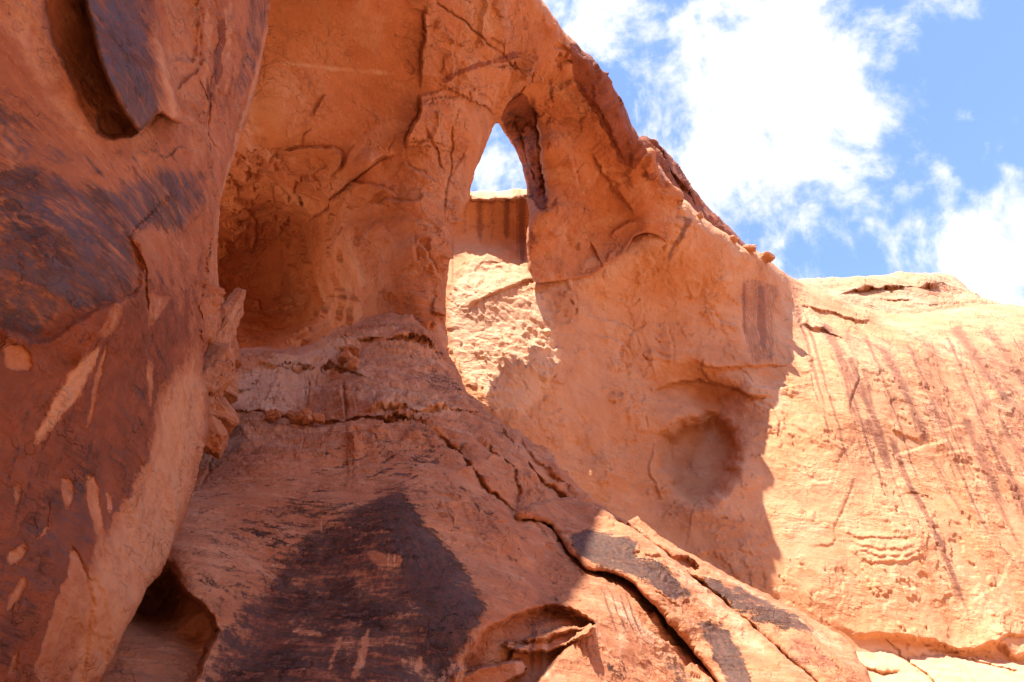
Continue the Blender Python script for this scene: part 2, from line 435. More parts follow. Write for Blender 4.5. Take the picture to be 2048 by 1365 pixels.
    vm_ = ramp(mt('ADD', attr('varnish'), mt('MULTIPLY', vn, ramp(attr('varnish'), .0, .25))), .54 - vsoft, .54 + vsoft)
    vcol = mixc(ramp(noise(1.6 * scale, 7, .6, .3, mapping((3, 3, .7))), .38, .66), varn, tuple(.55 * x + .45 * y for x, y in zip(varn, rust)))
    col = mixc(mt('MULTIPLY', vm_, .94), col, vcol)
    L.new(col, bsdf.inputs['Base Color'])
    rg = mt('ADD', mt('MULTIPLY', vm_, vrough - .92), .92); L.new(rg, bsdf.inputs['Roughness'])
    bsdf.inputs['Specular IOR Level'].default_value = .3
    # surface grain
    cr = N.new('ShaderNodeTexVoronoi'); cr.feature = 'DISTANCE_TO_EDGE'; cr.inputs['Scale'].default_value = .55 * scale
    wv = N.new('ShaderNodeVectorMath'); wv.operation = 'MULTIPLY_ADD'
    nn = N.new('ShaderNodeTexNoise'); nn.inputs['Scale'].default_value = 1.4 * scale; nn.inputs['Detail'].default_value = 5; L.new(pos, nn.inputs['Vector'])
    L.new(nn.outputs['Color'], wv.inputs[0]); wv.inputs[1].default_value = (1.3 / scale,) * 3; L.new(pos, wv.inputs[2]); L.new(wv.outputs[0], cr.inputs['Vector'])
    crk = mt('MULTIPLY', ramp(cr.outputs['Distance'], .0, .035), ramp(noise(.35 * scale, 3, .5), .62, .45), None)
    hgt = mt('ADD', mt('MULTIPLY', noise(2.5 * scale, 9, .66, .3), .30), mt('MULTIPLY', noise(18 * scale, 6, .7), .10))
    hgt = mt('ADD', hgt, mt('MULTIPLY', bedn, .14))
    # fracture edges: sheets that lift slowly and end sharply
    def saw(sc, mult, src):
        f = mt('FRACT', mt('MULTIPLY', noise(sc, 4, .55, .25, src), mult)); return mt('MULTIPLY', f, ramp(f, 1.0, .93))
    fm = ramp(noise(.45 * scale, 4, .6), .42, .62)
    fr_ = mt('MULTIPLY', mt('ADD', saw(.55 * scale, 5.0, pos), mt('MULTIPLY', saw(1.3 * scale, 6.0, mapping((.5, .5, 1.6), (bed[0], bed[1], 0))), .45)), fm)
    bf = N.new('ShaderNodeBump'); bf.inputs['Strength'].default_value = .8 * frac; bf.inputs['Distance'].default_value = .16 / scale
    L.new(mt('MULTIPLY', fr_, mt('SUBTRACT', 1.0, mt('MULTIPLY', vm_, .35))), bf.inputs['Height'])
    bp = N.new('ShaderNodeBump'); L.new(bf.outputs[0], bp.inputs['Normal']); bp.inputs['Strength'].default_value = .75 * bump; bp.inputs['Distance'].default_value = .5 / scale
    hgt = mt('MULTIPLY', hgt, mt('SUBTRACT', 1.0, mt('MULTIPLY', vm_, .3)))
    L.new(hgt, bp.inputs['Height']); L.new(bp.outputs[0], bsdf.inputs['Normal'])
    return m
M_wall = rock_material('pale_orange_sandstone', (.58, .295, .145), (.52, .23, .098), pale=(.63, .385, .225), rust=(.25, .09, .05), scale=.6, bump=.55, grain=.3, strata=.12, frac=.6)
M_arch = rock_material('orange_sandstone', (.55, .225, .094), (.48, .17, .064), rust=(.20, .058, .027), scale=.7, strata=.14)
M_butt = rock_material('red_sandstone', (.50, .215, .10), (.43, .16, .07), pale=(.62, .36, .215), rust=(.18, .06, .034), varn=(.056, .031, .021), scale=1.5, bump=.9, vrough=.62, vmap=(.45, 2.4, 2.4), vrot=(0, -16, 0))
M_left = rock_material('varnished_sandstone', (.42, .150, .062), (.33, .105, .040), pale=(.56, .275, .135), rust=(.165, .046, .019), varn=(.060, .042, .037), scale=1.6, bump=.7, strata=.12, vrough=.40, vmap=(2.2, .35, 2.2), vrot=(0, 0, 0), rmap=(1.3, .3, 1.3), fmap=(16, 1.0, 16), vsoft=.30)
M_far = rock_material('far_sandstone', (.56, .30, .16), (.50, .23, .11), scale=.4)

# ------------------------------------------------------------------ shared relief
def ledges(P, freq, a, seed=0., slope=(.15, .1, 1.0), irr=1.4, patch=.1, mf=.25):
    """thin sheets of rock that swell slowly and break off sharply along ragged lower edges"""
    q = P @ np.array(slope) * freq + irr * fbm(P, freq * .55, 5, .55, seed)
    fr = q - np.floor(q)
    m = sstep(-.05, .35, fbm(P, mf, 3, .5, seed + 4.2) + patch)
    return a * (fr * sstep(1.0, .965, fr)) * m
def plates(P, freq, a, seed=0., patch=.0, mf=.3):
    q = fbm(P, freq, 5, .55, seed) * 3.0
    fr = q - np.floor(q); h = np.floor(q) + sstep(0, .04, fr)
    m = sstep(-.1, .3, fbm(P, mf, 3, .5, seed + 8.8) + patch)
    return a * h * m

def tag(o, label=None, cat=None, group=None, kind=None):
    if label: o['label'] = label
    if cat: o['category'] = cat
    if group: o['group'] = group
    if kind: o['kind'] = kind
    return o

# ------------------------------------------------------------------ ground
def build_ground():
    m = rock_material('red_sand', (.44, .23, .12), (.38, .18, .09), scale=.8, bump=.4, strata=.05)
    bm = bmesh.new(); n = 140; S = 900.
    xs = np.sign(np.linspace(-1, 1, n)) * np.abs(np.linspace(-1, 1, n)) ** 2.2 * S
    gx, gy = np.meshgrid(xs, xs); z = fbm(np.stack([gx, gy, gx * 0], -1), .03, 3) * .25
    rise = np.maximum.reduce([sstep(22, 70, -gy - 14 * fbm(np.stack([gx, gy * 0, gx * 0], -1), .02, 3)), sstep(45, 110, gx + .2 * gy) * sstep(60, 20, gy), sstep(25, 60, -gx) * sstep(10, -30, gy)])  # unseen slopes around the camera, added to block low sky light
    zz = np.minimum(.3, z) + rise * (58 + 12 * fbm(np.stack([gx, gy, gx * 0], -1), .015, 4))
    v = [[bm.verts.new((gx[j, i], gy[j, i], zz[j, i])) for i in range(n)] for j in range(n)]
    for j in range(n - 1):
        for i in range(n - 1): bm.faces.new((v[j][i], v[j][i + 1], v[j + 1][i + 1], v[j + 1][i]))
    me = bpy.data.meshes.new('ground'); bm.to_mesh(me); bm.free(); me.materials.append(m)
    for p in me.polygons: p.use_smooth = True
    o = bpy.data.objects.new('ground', me); scene.collection.objects.link(o); tag(o, 'red sandy ground at the foot of the sandstone cliffs', 'ground', kind='structure')
build_ground()

# ------------------------------------------------------------------ the cliff wall behind and right of the arch
def build_wall():
    poly = [(760, 380), (900, 390), (940, 384), (965, 380), (1000, 383), (1046, 377), (1075, 385), (1200, 400), (1330, 372), (1352, 388), (1372, 404), (1400, 432),
            (1440, 463), (1475, 488), (1500, 499), (1530, 514), (1560, 540), (1590, 560), (1660, 588), (1720, 613), (1790, 629), (1850, 627),
            (1920, 617), (1980, 607), (2048, 611), (2200, 650), (2500, 760), (2500, 1700), (760, 1700)]
    ctrl = [(1000, 385, 52), (1000, 450, 52.8), (1000, 500, 51.9), (1000, 548, 48.9), (1000, 640, 46.2), (960, 385, 51.5), (1045, 385, 53), (1045, 480, 53.5), (950, 750, 43), (1000, 850, 40.8), (920, 640, 46), (900, 480, 52),
            (1100, 640, 47.3), (1110, 740, 44.8), (1100, 900, 42), (1095, 570, 49), (1200, 600, 52), (1200, 750, 49.5), (1200, 900, 45.5), (1300, 560, 54.5), (1300, 700, 54),
            (1300, 1000, 46.5), (1300, 1150, 42), (1400, 500, 55), (1400, 600, 57), (1390, 780, 53.5), (1400, 1000, 46.5), (1370, 410, 53.5), (1391, 425, 54.3), (1525, 517, 61.5),
            (1590, 570, 68), (1585, 700, 60), (1550, 900, 50), (1540, 1150, 42), (1500, 620, 59.5), (1700, 700, 61), (1800, 900, 53), (1800, 1150, 44), (2048, 800, 63),
            (2048, 1000, 53.5), (2048, 1365, 42), (1700, 1365, 39), (1800, 680, 66), (2048, 640, 75), (1790, 632, 74), (1920, 622, 76), (2500, 800, 85), (2500, 1500, 44), (800, 900, 38),
            (800, 400, 50), (1250, 420, 57), (1095, 580, 48.8), (1170, 570, 50.4), (1212, 552, 51.2), (1262, 500, 52.2), (1295, 485, 52.2), (1335, 500, 52.7), (1352, 440, 52.9), (1100, 1500, 32), (1800, 1600, 36)]
    s = Sheet(poly, ctrl, (760, 2500), (360, 1700), seed=1)
    # the round pocket and the hollow above it
    s.push([(1322, 890), (1340, 868), (1380, 852), (1425, 838), (1455, 858), (1474, 905), (1462, 950), (1436, 985), (1402, 1008), (1374, 1000), (1348, 965), (1330, 930)], -4.0, 22, rough=14)
    s.dent(1425, 905, 55, 75, 15, -1.6, 3); s.dent(1375, 930, 60, 50, 40, -.8)
    s.step([(1425, 836), (1455, 856), (1474, 902), (1464, 950), (1437, 986), (1402, 1008), (1374, 1000), (1350, 970)][::-1], 1.2, 40, 2, tap=.25, cut=.2)
    s.dent(1385, 785, 85, 48, 8, -2.9, 3); s.dent(1450, 830, 70, 40, 30, -1.9)
    s.dent(1260, 880, 110, 45, 15, -.9); s.dent(1190, 905, 70, 30, 0, -.8)
    s.step([(1560, 800), (1500, 795), (1460, 775), (1400, 760), (1340, 768), (1290, 790)], .8, 60, 5)
    s.step([(1330, 1010), (1300, 960), (1300, 920), (1310, 880)], .3, 40, 2, cut=.0)
    s.step([(1600, 730), (1540, 735), (1490, 736), (1430, 740), (1370, 720)], .45, 45, 3)
    # lit boss under the arch window
    s.step([(1095, 540), (1060, 556), (1010, 578), (960, 606), (925, 640)], .5, 45, 5)
    s.dent(985, 512, 45, 16, -15, .7)
    # brow of the lit wall
    s.step([(1760, 655), (1700, 640), (1640, 620), (1590, 612)], .7, 50, 4)
    s.step([(1700, 685), (1660, 668), (1600, 650)], .55, 40, 3)
    # lower overhang along the pale ledge
    s.step([(2300, 1290), (2060, 1308), (2030, 1318), (2000, 1285), (1960, 1296), (1920, 1300), (1880, 1285), (1830, 1278), (1780, 1268), (1740, 1272), (1700, 1262), (1640, 1240)], 1.1, 85, 7, tap=.3)
    s.step([(2060, 1275), (2020, 1272), (1995, 1285), (2000, 1310)], .5, 30, 5)
    for p in ([(1770, 1272), (1790, 1300), (1830, 1335), (1870, 1365), (1880, 1400)], [(1850, 1300), (1890, 1305), (1940, 1300)], [(1900, 1310), (1960, 1318), (2048, 1350)], [(1700, 1320), (1760, 1345), (1800, 1350)]):
        s.crack(p, 3.2, .5)
    # conchoidal scars and cross-bed ledges on the lit face
    s.step([(1700, 900), (1708, 960), (1690, 1010), (1672, 1060), (1670, 1085), (1640, 1095), (1600, 1090)], .13, 60, 3)
    for k, p in enumerate(([(1690, 1075), (1740, 1098), (1790, 1100), (1840, 1085)], [(1700, 1090), (1745, 1112), (1800, 1112), (1850, 1098)], [(1720, 1118), (1760, 1128), (1810, 1125), (1860, 1110)],
                           [(1680, 1065), (1720, 1075), (1780, 1080), (1830, 1072)])):
        s.step(p[::-1], .24, 12, 2.5, cut=.2)
    s.step([(1910, 1215), (1960, 1195), (2000, 1160), (2020, 1110), (2048, 1095)], .12, 60, 4, cut=.0)
    for p in ([(1590, 815), (1620, 850), (1660, 880), (1700, 900)], [(1640, 830), (1670, 880), (1705, 890)], [(1800, 950), (1840, 975), (1855, 985), (1835, 995)], [(1850, 885), (1790, 865), (1770, 850)],
              [(1610, 960), (1650, 965), (1660, 955)], [(1890, 905), (1940, 900)], [(1880, 860), (1930, 850)], [(1840, 680), (1870, 710)], [(1790, 775), (1850, 800), (1880, 830)],
              [(1700, 700), (1720, 745), (1700, 800), (1715, 870)], [(1800, 940), (1790, 900), (1830, 895), (1900, 880)]):
        s.step(p, .3, 25, 2.5)
    # ragged flakes in the shaded alcove
    for p in ([(1160, 610), (1180, 635), (1215, 640), (1250, 650), (1280, 668)], [(1230, 640), (1265, 655), (1278, 690), (1262, 720)], [(1190, 660), (1205, 672), (1240, 680), (1262, 700), (1265, 735)],
              [(1270, 590), (1290, 600), (1285, 640), (1270, 670)], [(1410, 610), (1440, 640), (1470, 650)], [(1150, 690), (1180, 700), (1200, 730)], [(1330, 640), (1350, 700), (1340, 740)], [(1220, 780), (1240, 795), (1230, 810)],
              [(1130, 570), (1150, 600), (1140, 640)], [(1410, 560), (1400, 590), (1380, 600)], [(1290, 545), (1280, 570)], [(1300, 690), (1320, 710), (1360, 715)], [(1480, 760), (1530, 780), (1590, 775), (1600, 770)],
              [(1500, 800), (1560, 830), (1550, 880)], [(1120, 730), (1090, 770)], [(1060, 680), (1100, 700), (1120, 690)], [(1075, 650), (1110, 660)]):
        s.step(p, .45, 16, 2.5); 
    s.flakes([(1120, 590), (1300, 560), (1480, 600), (1560, 780), (1440, 800), (1300, 830), (1150, 760)], 95, (25, 95), (.15, .5), 60, 45, 1)
    s.flakes([(1140, 780), (1320, 830), (1330, 1000), (1520, 1010), (1540, 1160), (1380, 1110), (1180, 1000)], 45, (15, 55), (.1, .35), 40, 50, 2)
    s.flakes([(1600, 600), (2048, 640), (2048, 1260), (1700, 1240), (1550, 1100), (1560, 850)], 60, (20, 75), (.06, .24), 10, 40, 3)
    s.flakes([(900, 500), (1080, 540), (1130, 760), (1000, 860), (900, 720)], 50, (15, 60), (.15, .5), -25, 30, 4)
    s.flakes([(1330, 430), (1520, 520), (1590, 600), (1480, 590), (1340, 540)], 30, (20, 70), (.1, .35), 50, 35, 5)
    # rim behind the window
    s.step([(1055, 402), (1020, 398), (990, 403), (945, 396), (900, 400)], 1.0, 20, 4)
    # colours
    for (x0, y0, x1, y1, w, v) in [(1590, 600, 1660, 860, 9, .8), (1600, 760, 1690, 960, 7, .5), (1660, 660, 1730, 900, 11, .85),
                                   (1720, 720, 1790, 1000, 12, .8), (1690, 640, 1750, 860, 20, .5), (1730, 830, 1800, 960, 16, .9), (1700, 800, 1740, 1000, 8, .6), (1800, 860, 1840, 920, 8, .6), (1770, 850, 1970, 1290, 10, 1.0), (1760, 900, 1790, 960, 6, .7),
                                   (1850, 720, 1930, 1000, 26, .6), (1900, 700, 2048, 1000, 40, .55), (1960, 680, 2100, 960, 36, .6), (1880, 980, 1960, 1120, 14, .5), (1950, 900, 2060, 1140, 12, .75), (1990, 820, 2080, 1000, 10, .7), (1930, 1000, 2060, 1180, 16, .6),
                                   (1340, 540, 1320, 760, 5, .5), (1400, 540, 1390, 620, 6, .4), (1440, 560, 1450, 700, 7, .3), (1250, 540, 1245, 640, 4, .35), (1380, 430, 1330, 545, 10, 1.), (1370, 430, 1355, 500, 8, .9)]:
        s.streaks('streak', [(x0, y0), (x1, y1)], w, v)
    s.paint('streak', [(1474, 556), (1500, 552), (1530, 560), (1558, 572), (1552, 650), (1550, 738), (1520, 732), (1500, 738), (1486, 690), (1476, 640)], .62, 10); s.stroke('streak', [(1520, 560), (1524, 640), (1528, 735)], 13, .95); s.stroke('streak', [(1484, 556), (1487, 620), (1492, 700)], 7, .85)
    for k in range(60):
        rr = random.Random(k); x0 = rr.uniform(1600, 2060); y0 = rr.uniform(630, 820) ; ln = rr.uniform(80, 330); sl = .22 + (x0 - 1600) / 460 * .18
        s.stroke('streak', [(x0, y0), (x0 + sl * ln, y0 + ln)], rr.uniform(1.5, 4.5), rr.uniform(.3, .75), rough=1.5)
    for (x, y, w, h, v) in [(960, 450, 16, 110, .8), (985, 445, 10, 120, .6), (1015, 440, 14, 110, .9), (1045, 470, 13, 170, 1.), (930, 440, 10, 100, .6), (905, 520, 8, 170, .7), (1000, 430, 60, 60, .35)]:
        s.streaks('streak', [(x, y - h / 2), (x, y + h / 2)], w, v)
    s.paint('rust', [(1060, 390), (935, 398), (925, 480), (1060, 490)], .32, 14)
    s.paint('rust', [(1600, 600), (1760, 640), (2048, 650), (2200, 700), (2200, 1000), (2048, 1060), (1930, 960), (1840, 840), (1740, 760), (1640, 690)], .44, 60)
    for (x0, y0, x1, y1, w, v) in [(1640, 640, 1740, 830, 16, .9), (1690, 700, 1800, 960, 12, .9), (1760, 680, 1880, 940, 22, .8), (1830, 650, 1960, 900, 20, .6), (1900, 640, 2040, 860, 26, .8), (1960, 640, 2100, 840, 26, .7), (2000, 900, 2080, 1090, 14, .8), (1860, 900, 1940, 1060, 14, .7), (1920, 820, 2030, 1060, 18, .8), (1605, 610, 1720, 1010, 7, .8), (1650, 625, 1800, 1080, 8, .85), (1720, 640, 1870, 1040, 7, .8), (1800, 650, 2020, 1180, 8, .8), (1880, 640, 2080, 1120, 7, .8)]:
        s.streaks('streak', [(x0, y0), (x1, y1)], w, v, 3)
    s.paint('rust', [(1780, 640), (1900, 640), (2048, 660), (2048, 780), (1950, 720), (1850, 690)], .22, 40)
    s.paint('rust', [(1590, 590), (1640, 605), (1720, 650), (1760, 690), (1780, 740), (1740, 740), (1690, 690), (1640, 640), (1590, 620)], .30, 25)
    s.paint('rust', [(1830, 770), (1930, 790), (1980, 900), (1950, 960), (1880, 920), (1850, 860)], .25, 30)
    s.paint('rust', [(1330, 880), (1400, 870), (1450, 900), (1440, 970), (1390, 1000), (1350, 960)], .28, 20)
    s.paint('rust', [(1300, 770), (1400, 755), (1460, 800), (1400, 840), (1320, 830)], .28, 25)
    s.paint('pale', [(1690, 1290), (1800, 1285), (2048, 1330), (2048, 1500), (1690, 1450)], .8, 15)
    s.paint('pale', [(1550, 900), (1700, 900), (1900, 1050), (2048, 1150), (2048, 1280), (1700, 1260), (1540, 1150)], .35, 60)  # sunlit lower wall, its light partly put into a paler colour
    s.paint('pale', [(1500, 980), (1540, 900), (1545, 1140), (1400, 1060)], .3, 30)
    s.paint('pale', [(890, 600), (960, 500), (1085, 530), (1130, 760), (1020, 860), (900, 720)], .75, 20)  # sun patch under the window: extra brightness painted in
    s.paint('pale', [(940, 380), (1055, 375), (1055, 398), (1000, 404), (940, 396)], .6, 6)  # sunlit top of the rim, brightened in the colour
    def hook(P, q):
        lit = sstep(1480, 1640, q.GX)
        h = .42 * fbm(P, .10, 3, .5, 1) + .07 * fbm(P, .45, 4, .55, 2)
        h += ledges(P, .55, .20, 3., (.3, .1, 1.), 2.2, .0, .22) * (1 - .55 * lit)
        h += ledges(P, 1.6, .06, 5., (-.25, .1, 1.), 2.0, .0, .3) * (1 - .6 * lit)
        h += plates(P, .30, .12, 7., .05, .2)
        pt = np.exp(-((q.GX - 1000) / 130) ** 2 - ((q.GY - 700) / 190) ** 2)
        h += pt * (ledges(P, .9, .18, 9., (.55, .0, 1.), 1.2, .6, .3) + .10 * fbm(P, 1.6, 4, .6, 8))
        return h
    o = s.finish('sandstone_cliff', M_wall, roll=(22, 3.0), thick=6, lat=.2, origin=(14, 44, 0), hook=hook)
    led = Sheet([(1600, 1262), (1690, 1276), (1740, 1284), (1800, 1288), (1850, 1296), (1900, 1310), (1960, 1310), (2000, 1318), (2048, 1326), (2400, 1338), (2400, 1640), (1600, 1640)],
                [(1690, 1290, 41.2), (2048, 1340, 41.5), (2400, 1350, 46), (1700, 1400, 35.5), (2048, 1420, 36), (1800, 1640, 26), (2400, 1640, 30), (1600, 1400, 35)], (1600, 2400), (1250, 1640), seed=9, rough=9)
    for p in ([(1770, 1280), (1790, 1305), (1830, 1335), (1870, 1365), (1880, 1400)], [(1850, 1305), (1890, 1308), (1940, 1304)], [(1900, 1318), (1960, 1322), (2048, 1352)], [(1700, 1325), (1760, 1345), (1800, 1350)]): led.crack(p, 5, 1.2)
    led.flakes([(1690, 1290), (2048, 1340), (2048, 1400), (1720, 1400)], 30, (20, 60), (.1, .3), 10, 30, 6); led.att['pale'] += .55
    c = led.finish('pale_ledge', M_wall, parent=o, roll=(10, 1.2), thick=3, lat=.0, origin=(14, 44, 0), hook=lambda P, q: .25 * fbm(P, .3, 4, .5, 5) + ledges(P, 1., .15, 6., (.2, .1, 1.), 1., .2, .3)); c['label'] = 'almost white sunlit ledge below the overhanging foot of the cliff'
    tag(o, 'pale orange sandstone cliff, half sunlit, with a round hollow and dark water streaks', 'cliff')
    return s
S_wall = build_wall()

# ------------------------------------------------------------------ the arch with its ceiling and two legs
def build_arch():
    poly = [(-100, -2600), (166, -2000), (597, -1000), (805, -530), (900, -350), (1000, -150), (1080, 0), (1130, 65), (1188, 120), (1228, 178), (1256, 232), (1276, 276), (1296, 308), (1325, 345), (1352, 380),
            (1358, 400), (1350, 440), (1338, 490), (1318, 472), (1290, 466), (1268, 470), (1252, 500), (1205, 540), (1172, 556), (1095, 566), (1058, 560), (1053, 470), (1057, 420), (1055, 383),
            (1046, 342), (1031, 302), (1010, 264), (992, 244), (984, 262), (973, 292), (955, 330), (945, 362), (940, 388), (920, 422), (902, 470), (894, 560), (889, 640), (893, 690),
            (880, 760), (600, 800), (300, 760), (200, 300), (-300, -100), (-1600, -1000), (-1900, -2600)]
    ctrl = [(540, 0, 33), (700, 0, 33), (850, 0, 35), (1000, 0, 38), (1080, 0, 40), (700, 100, 35.5), (850, 100, 37), (1000, 100, 40), (1130, 65, 43), (1190, 120, 45), (1230, 180, 46.5), (1278, 280, 48.2),
            (1350, 385, 52.3), (540, 150, 34), (540, 300, 36.5), (700, 250, 37.5), (840, 280, 38.3), (620, 330, 38.5), (480, 430, 47.5), (550, 430, 49.5), (630, 450, 47.5), (550, 550, 52), (480, 600, 52), (560, 640, 51), (480, 660, 48), (645, 610, 47.5), (560, 700, 45.5), (640, 680, 43),
            (680, 480, 40), (750, 450, 38.5), (830, 450, 37.5), (870, 500, 37.5), (750, 550, 38), (850, 600, 36.5), (720, 600, 39.5), (885, 600, 38), (880, 690, 35.5), (945, 370, 42), (980, 275, 43.3), (900, 300, 40), (1000, 150, 41.5),
            (1085, 300, 46.5), (1095, 420, 46.8), (1150, 250, 46.7), (1200, 300, 47.8), (1150, 400, 48.5), (1200, 450, 51.2), (1250, 430, 51.4), (1250, 350, 50.2), (1070, 500, 48), (1150, 530, 50), (1205, 532, 50.5), (1262, 478, 51.7), (1330, 470, 52.1), (1095, 560, 48.4), (1060, 395, 49.5), (1042, 330, 51), (1012, 272, 49.5), (1300, 440, 51.6),
            (805, -530, 30.5), (700, -300, 30.6), (540, -300, 29), (1000, -150, 36.5), (600, -1000, 24), (0, -1000, 24), (-800, -1000, 24), (166, -2000, 17.5), (-1000, -2000, 17.5), (0, -300, 30), (300, 300, 40), (300, 700, 48), (600, 780, 42)]
    s = Sheet(poly, ctrl, (-1900, 1380), (-2600, 800), seed=2, frame=(380, 2078, -30, 1395), far=45); s.hs = .85
    # edge of the near leg over the underside of the window
    s.step([(990, 243), (1004, 216), (1048, 178), (1060, 150), (1062, 108)][::-1], 1.6, 55, 4)
    s.step([(1097, 428), (1092, 390), (1086, 330), (1076, 232), (1056, 180)][::-1], -2.0, 30, 5)
    s.crack([(1055, 385), (1075, 405), (1096, 425), (1112, 395)], 4, 1.0)
    s.crack([(1042, 262), (1052, 320), (1066, 345), (1075, 370)], 3, .7)
    # hollow scooped in the right leg
    s.push([(1110, 150), (1160, 190), (1230, 330), (1275, 430), (1270, 465), (1235, 500), (1190, 535), (1130, 520), (1100, 440), (1095, 300)], -1.1, 30)
    s.step([(1275, 440), (1240, 395), (1205, 345), (1175, 300)], .7, 40, 6)
    s.step([(1215, 475), (1250, 445), (1278, 440)], .5, 25, 4)
    s.step([(1130, 300), (1150, 330), (1155, 370), (1170, 395)], .5, 25, 3); s.step([(1210, 545), (1190, 500), (1170, 470)], .5, 22, 4)
    s.crack([(1150, 345), (1165, 325), (1170, 330)], 3, .4); s.crack([(1162, 265), (1160, 240), (1172, 232)], 2.5, .5)
    # the rounded roll on the skyline side
    s.step([(1140, 165), (1160, 190), (1195, 215), (1215, 255), (1235, 300), (1260, 345)][::-1], .5, 30, 2, tap=.35)
    # break between smooth ceiling and near leg
    s.step([(838, 185), (836, 230), (818, 265), (812, 300)][::-1], 1.5, 45, 5)
    s.step([(845, 0), (850, 80), (842, 150), (838, 185)][::-1], .7, 40, 7)
    s.crack([(850, 255), (860, 290), (875, 320), (885, 345)], 4, .7); s.crack([(905, 250), (900, 330), (890, 400), (888, 440)], 3.5, .6)
    s.crack([(870, 0), (890, 20), (930, 40), (960, 75), (1000, 110), (1020, 130)], 3, .8); s.crack([(1010, 125), (1035, 140), (1030, 120)], 4, .9)
    s.crack([(840, 30), (850, 55), (870, 55)], 2.5, .4); s.crack([(780, 70), (815, 80), (835, 85)], 2.2, .3)
    s.step([(880, 470), (895, 500), (893, 570), (890, 620)], .6, 20, 4)
    # flakes of the ceiling and recess
    for (p, h, L) in [([(800, 305), (740, 330), (690, 380), (640, 430), (600, 455)], 1.5, 60), ([(560, 305), (600, 300), (660, 292), (684, 300), (680, 330), (662, 350)], .7, 30), ([(612, 340), (592, 360), (590, 390), (606, 412), (630, 425)], .8, 30),
                      ([(540, 290), (556, 306), (540, 320)], .6, 20), ([(560, 305), (545, 315), (535, 330)], .5, 20), ([(700, 345), (730, 365), (760, 370), (800, 395)], .6, 25), ([(830, 470), (828, 520), (838, 530)], .5, 16),
                      ([(684, 525), (640, 540), (612, 560), (636, 590), (680, 592), (725, 602), (728, 625)], .45, 40), ([(500, 595), (522, 600), (520, 620)], .8, 25),
                      ([(800, 320), (850, 350), (870, 360)], .5, 22), ([(740, 410), (790, 400), (830, 410), (850, 380)], .5, 25), ([(470, 400), (500, 420), (520, 460), (500, 520)], .6, 25), ([(560, 360), (600, 350), (640, 360)], .3, 20),
                      ([(830, 475), (850, 500), (870, 540), (880, 560)], .6, 18), ([(700, 480), (730, 470), (770, 440)], .5, 28), ([(440, 340), (470, 360), (480, 400)], .5, 20), ([(620, 240), (640, 200), (650, 185)], .35, 20),
                      ([(870, 50), (900, 60), (905, 80)], .4, 14), ([(900, 100), (915, 130), (905, 160)], .4, 14), ([(930, 180), (960, 175), (990, 165)], .3, 14), ([(470, 300), (500, 330), (495, 370)], .5, 20)]:
        s.step(p, h, L, 3)
    s.dent(545, 560, 90, 95, 10, -2.5); s.dent(620, 470, 60, 40, -40, -1.5)
    s.step([(885, 640), (870, 640), (852, 632)], 1.0, 20, 4); s.crack([(868, 640), (876, 665), (888, 690)], 5, .8)
    s.flakes([(860, 30), (1040, 60), (1050, 170), (985, 240), (940, 360), (900, 460), (840, 420), (850, 200)], 75, (25, 90), (.12, .45), 75, 30, 7)
    s.flakes([(690, 440), (830, 440), (885, 500), (885, 620), (760, 640), (690, 560)], 40, (20, 70), (.1, .35), 50, 50, 8)
    s.flakes([(450, 320), (700, 290), (800, 330), (650, 440), (600, 460), (470, 440)], 45, (40, 150), (.15, .6), 30, 60, 9, L=(15, 40))
    s.flakes([(1100, 150), (1200, 230), (1290, 400), (1240, 480), (1130, 520), (1080, 450)], 40, (20, 80), (.1, .4), 55, 35, 10)
    s.flakes([(480, 20), (540, 20), (520, 200), (480, 280)], 14, (20, 70), (.15, .5), 80, 25, 11)
    # stains
    s.paint('rust', [(998, 222), (1045, 180), (1072, 232), (1084, 330), (1090, 395), (1070, 395), (1050, 350), (1030, 300), (1010, 262)], 1.2, 6)
    s.paint('rust', [(1030, 300), (1055, 340), (1066, 400), (1054, 380), (1044, 338)], .9, 6)
    for k in range(26):
        rr = random.Random(k); y = 205 + k * 7.2; x = 1004 + max(0, y - 240) * .30; s.stroke('varnish', [(x + rr.uniform(-4, 10), y + 12), (x + 25, y + rr.uniform(-6, 4)), (x + rr.uniform(40, 62), y + rr.uniform(-2, 10))], rr.uniform(2, 4.5), rr.uniform(.25, .6))
    s.paint('rust', [(1140, 78), (1190, 120), (1232, 180), (1260, 236), (1284, 290), (1278, 332), (1240, 332), (1222, 282), (1195, 237), (1168, 197), (1148, 165), (1148, 120)], 1.1, 8)
    for k in range(40):
        rr = random.Random(k + 50); t = rr.random(); x = 1160 + 110 * t; y = 130 + 190 * t * (.7 + .3 * t); s.stroke(rr.choice(['pale', 'pale', 'rust']), [(x - rr.uniform(4, 26), y + rr.uniform(6, 14)), (x + rr.uniform(0, 10), y)], rr.uniform(2, 6), rr.uniform(.3, .7), rough=4)
    s.paint('rust', [(1050, 360), (1085, 330), (1094, 400), (1097, 428), (1075, 415), (1055, 390)], 1.0, 6)
    s.paint('rust', [(1065, 95), (1110, 100), (1140, 130), (1120, 145), (1060, 125)], .35, 14)
    s.stroke('rust', [(870, 170), (930, 140), (990, 118), (1050, 104), (1090, 95)], 9, .75); s.stroke('rust', [(960, 128), (1020, 118), (1060, 108)], 5, .7); s.stroke('rust', [(990, 95), (1040, 82), (1080, 70)], 4, .45)
    s.stroke('rust', [(985, 290), (955, 345), (930, 400), (905, 440)], 7, .6); s.stroke('rust', [(930, 400), (900, 460), (893, 560), (890, 620)], 5, .5)
    s.stroke('rust', [(1100, 150), (1103, 190), (1108, 240)], 8, .55); s.paint('rust', [(1262, 335), (1300, 330), (1330, 370), (1345, 395), (1300, 380)], .5, 10)
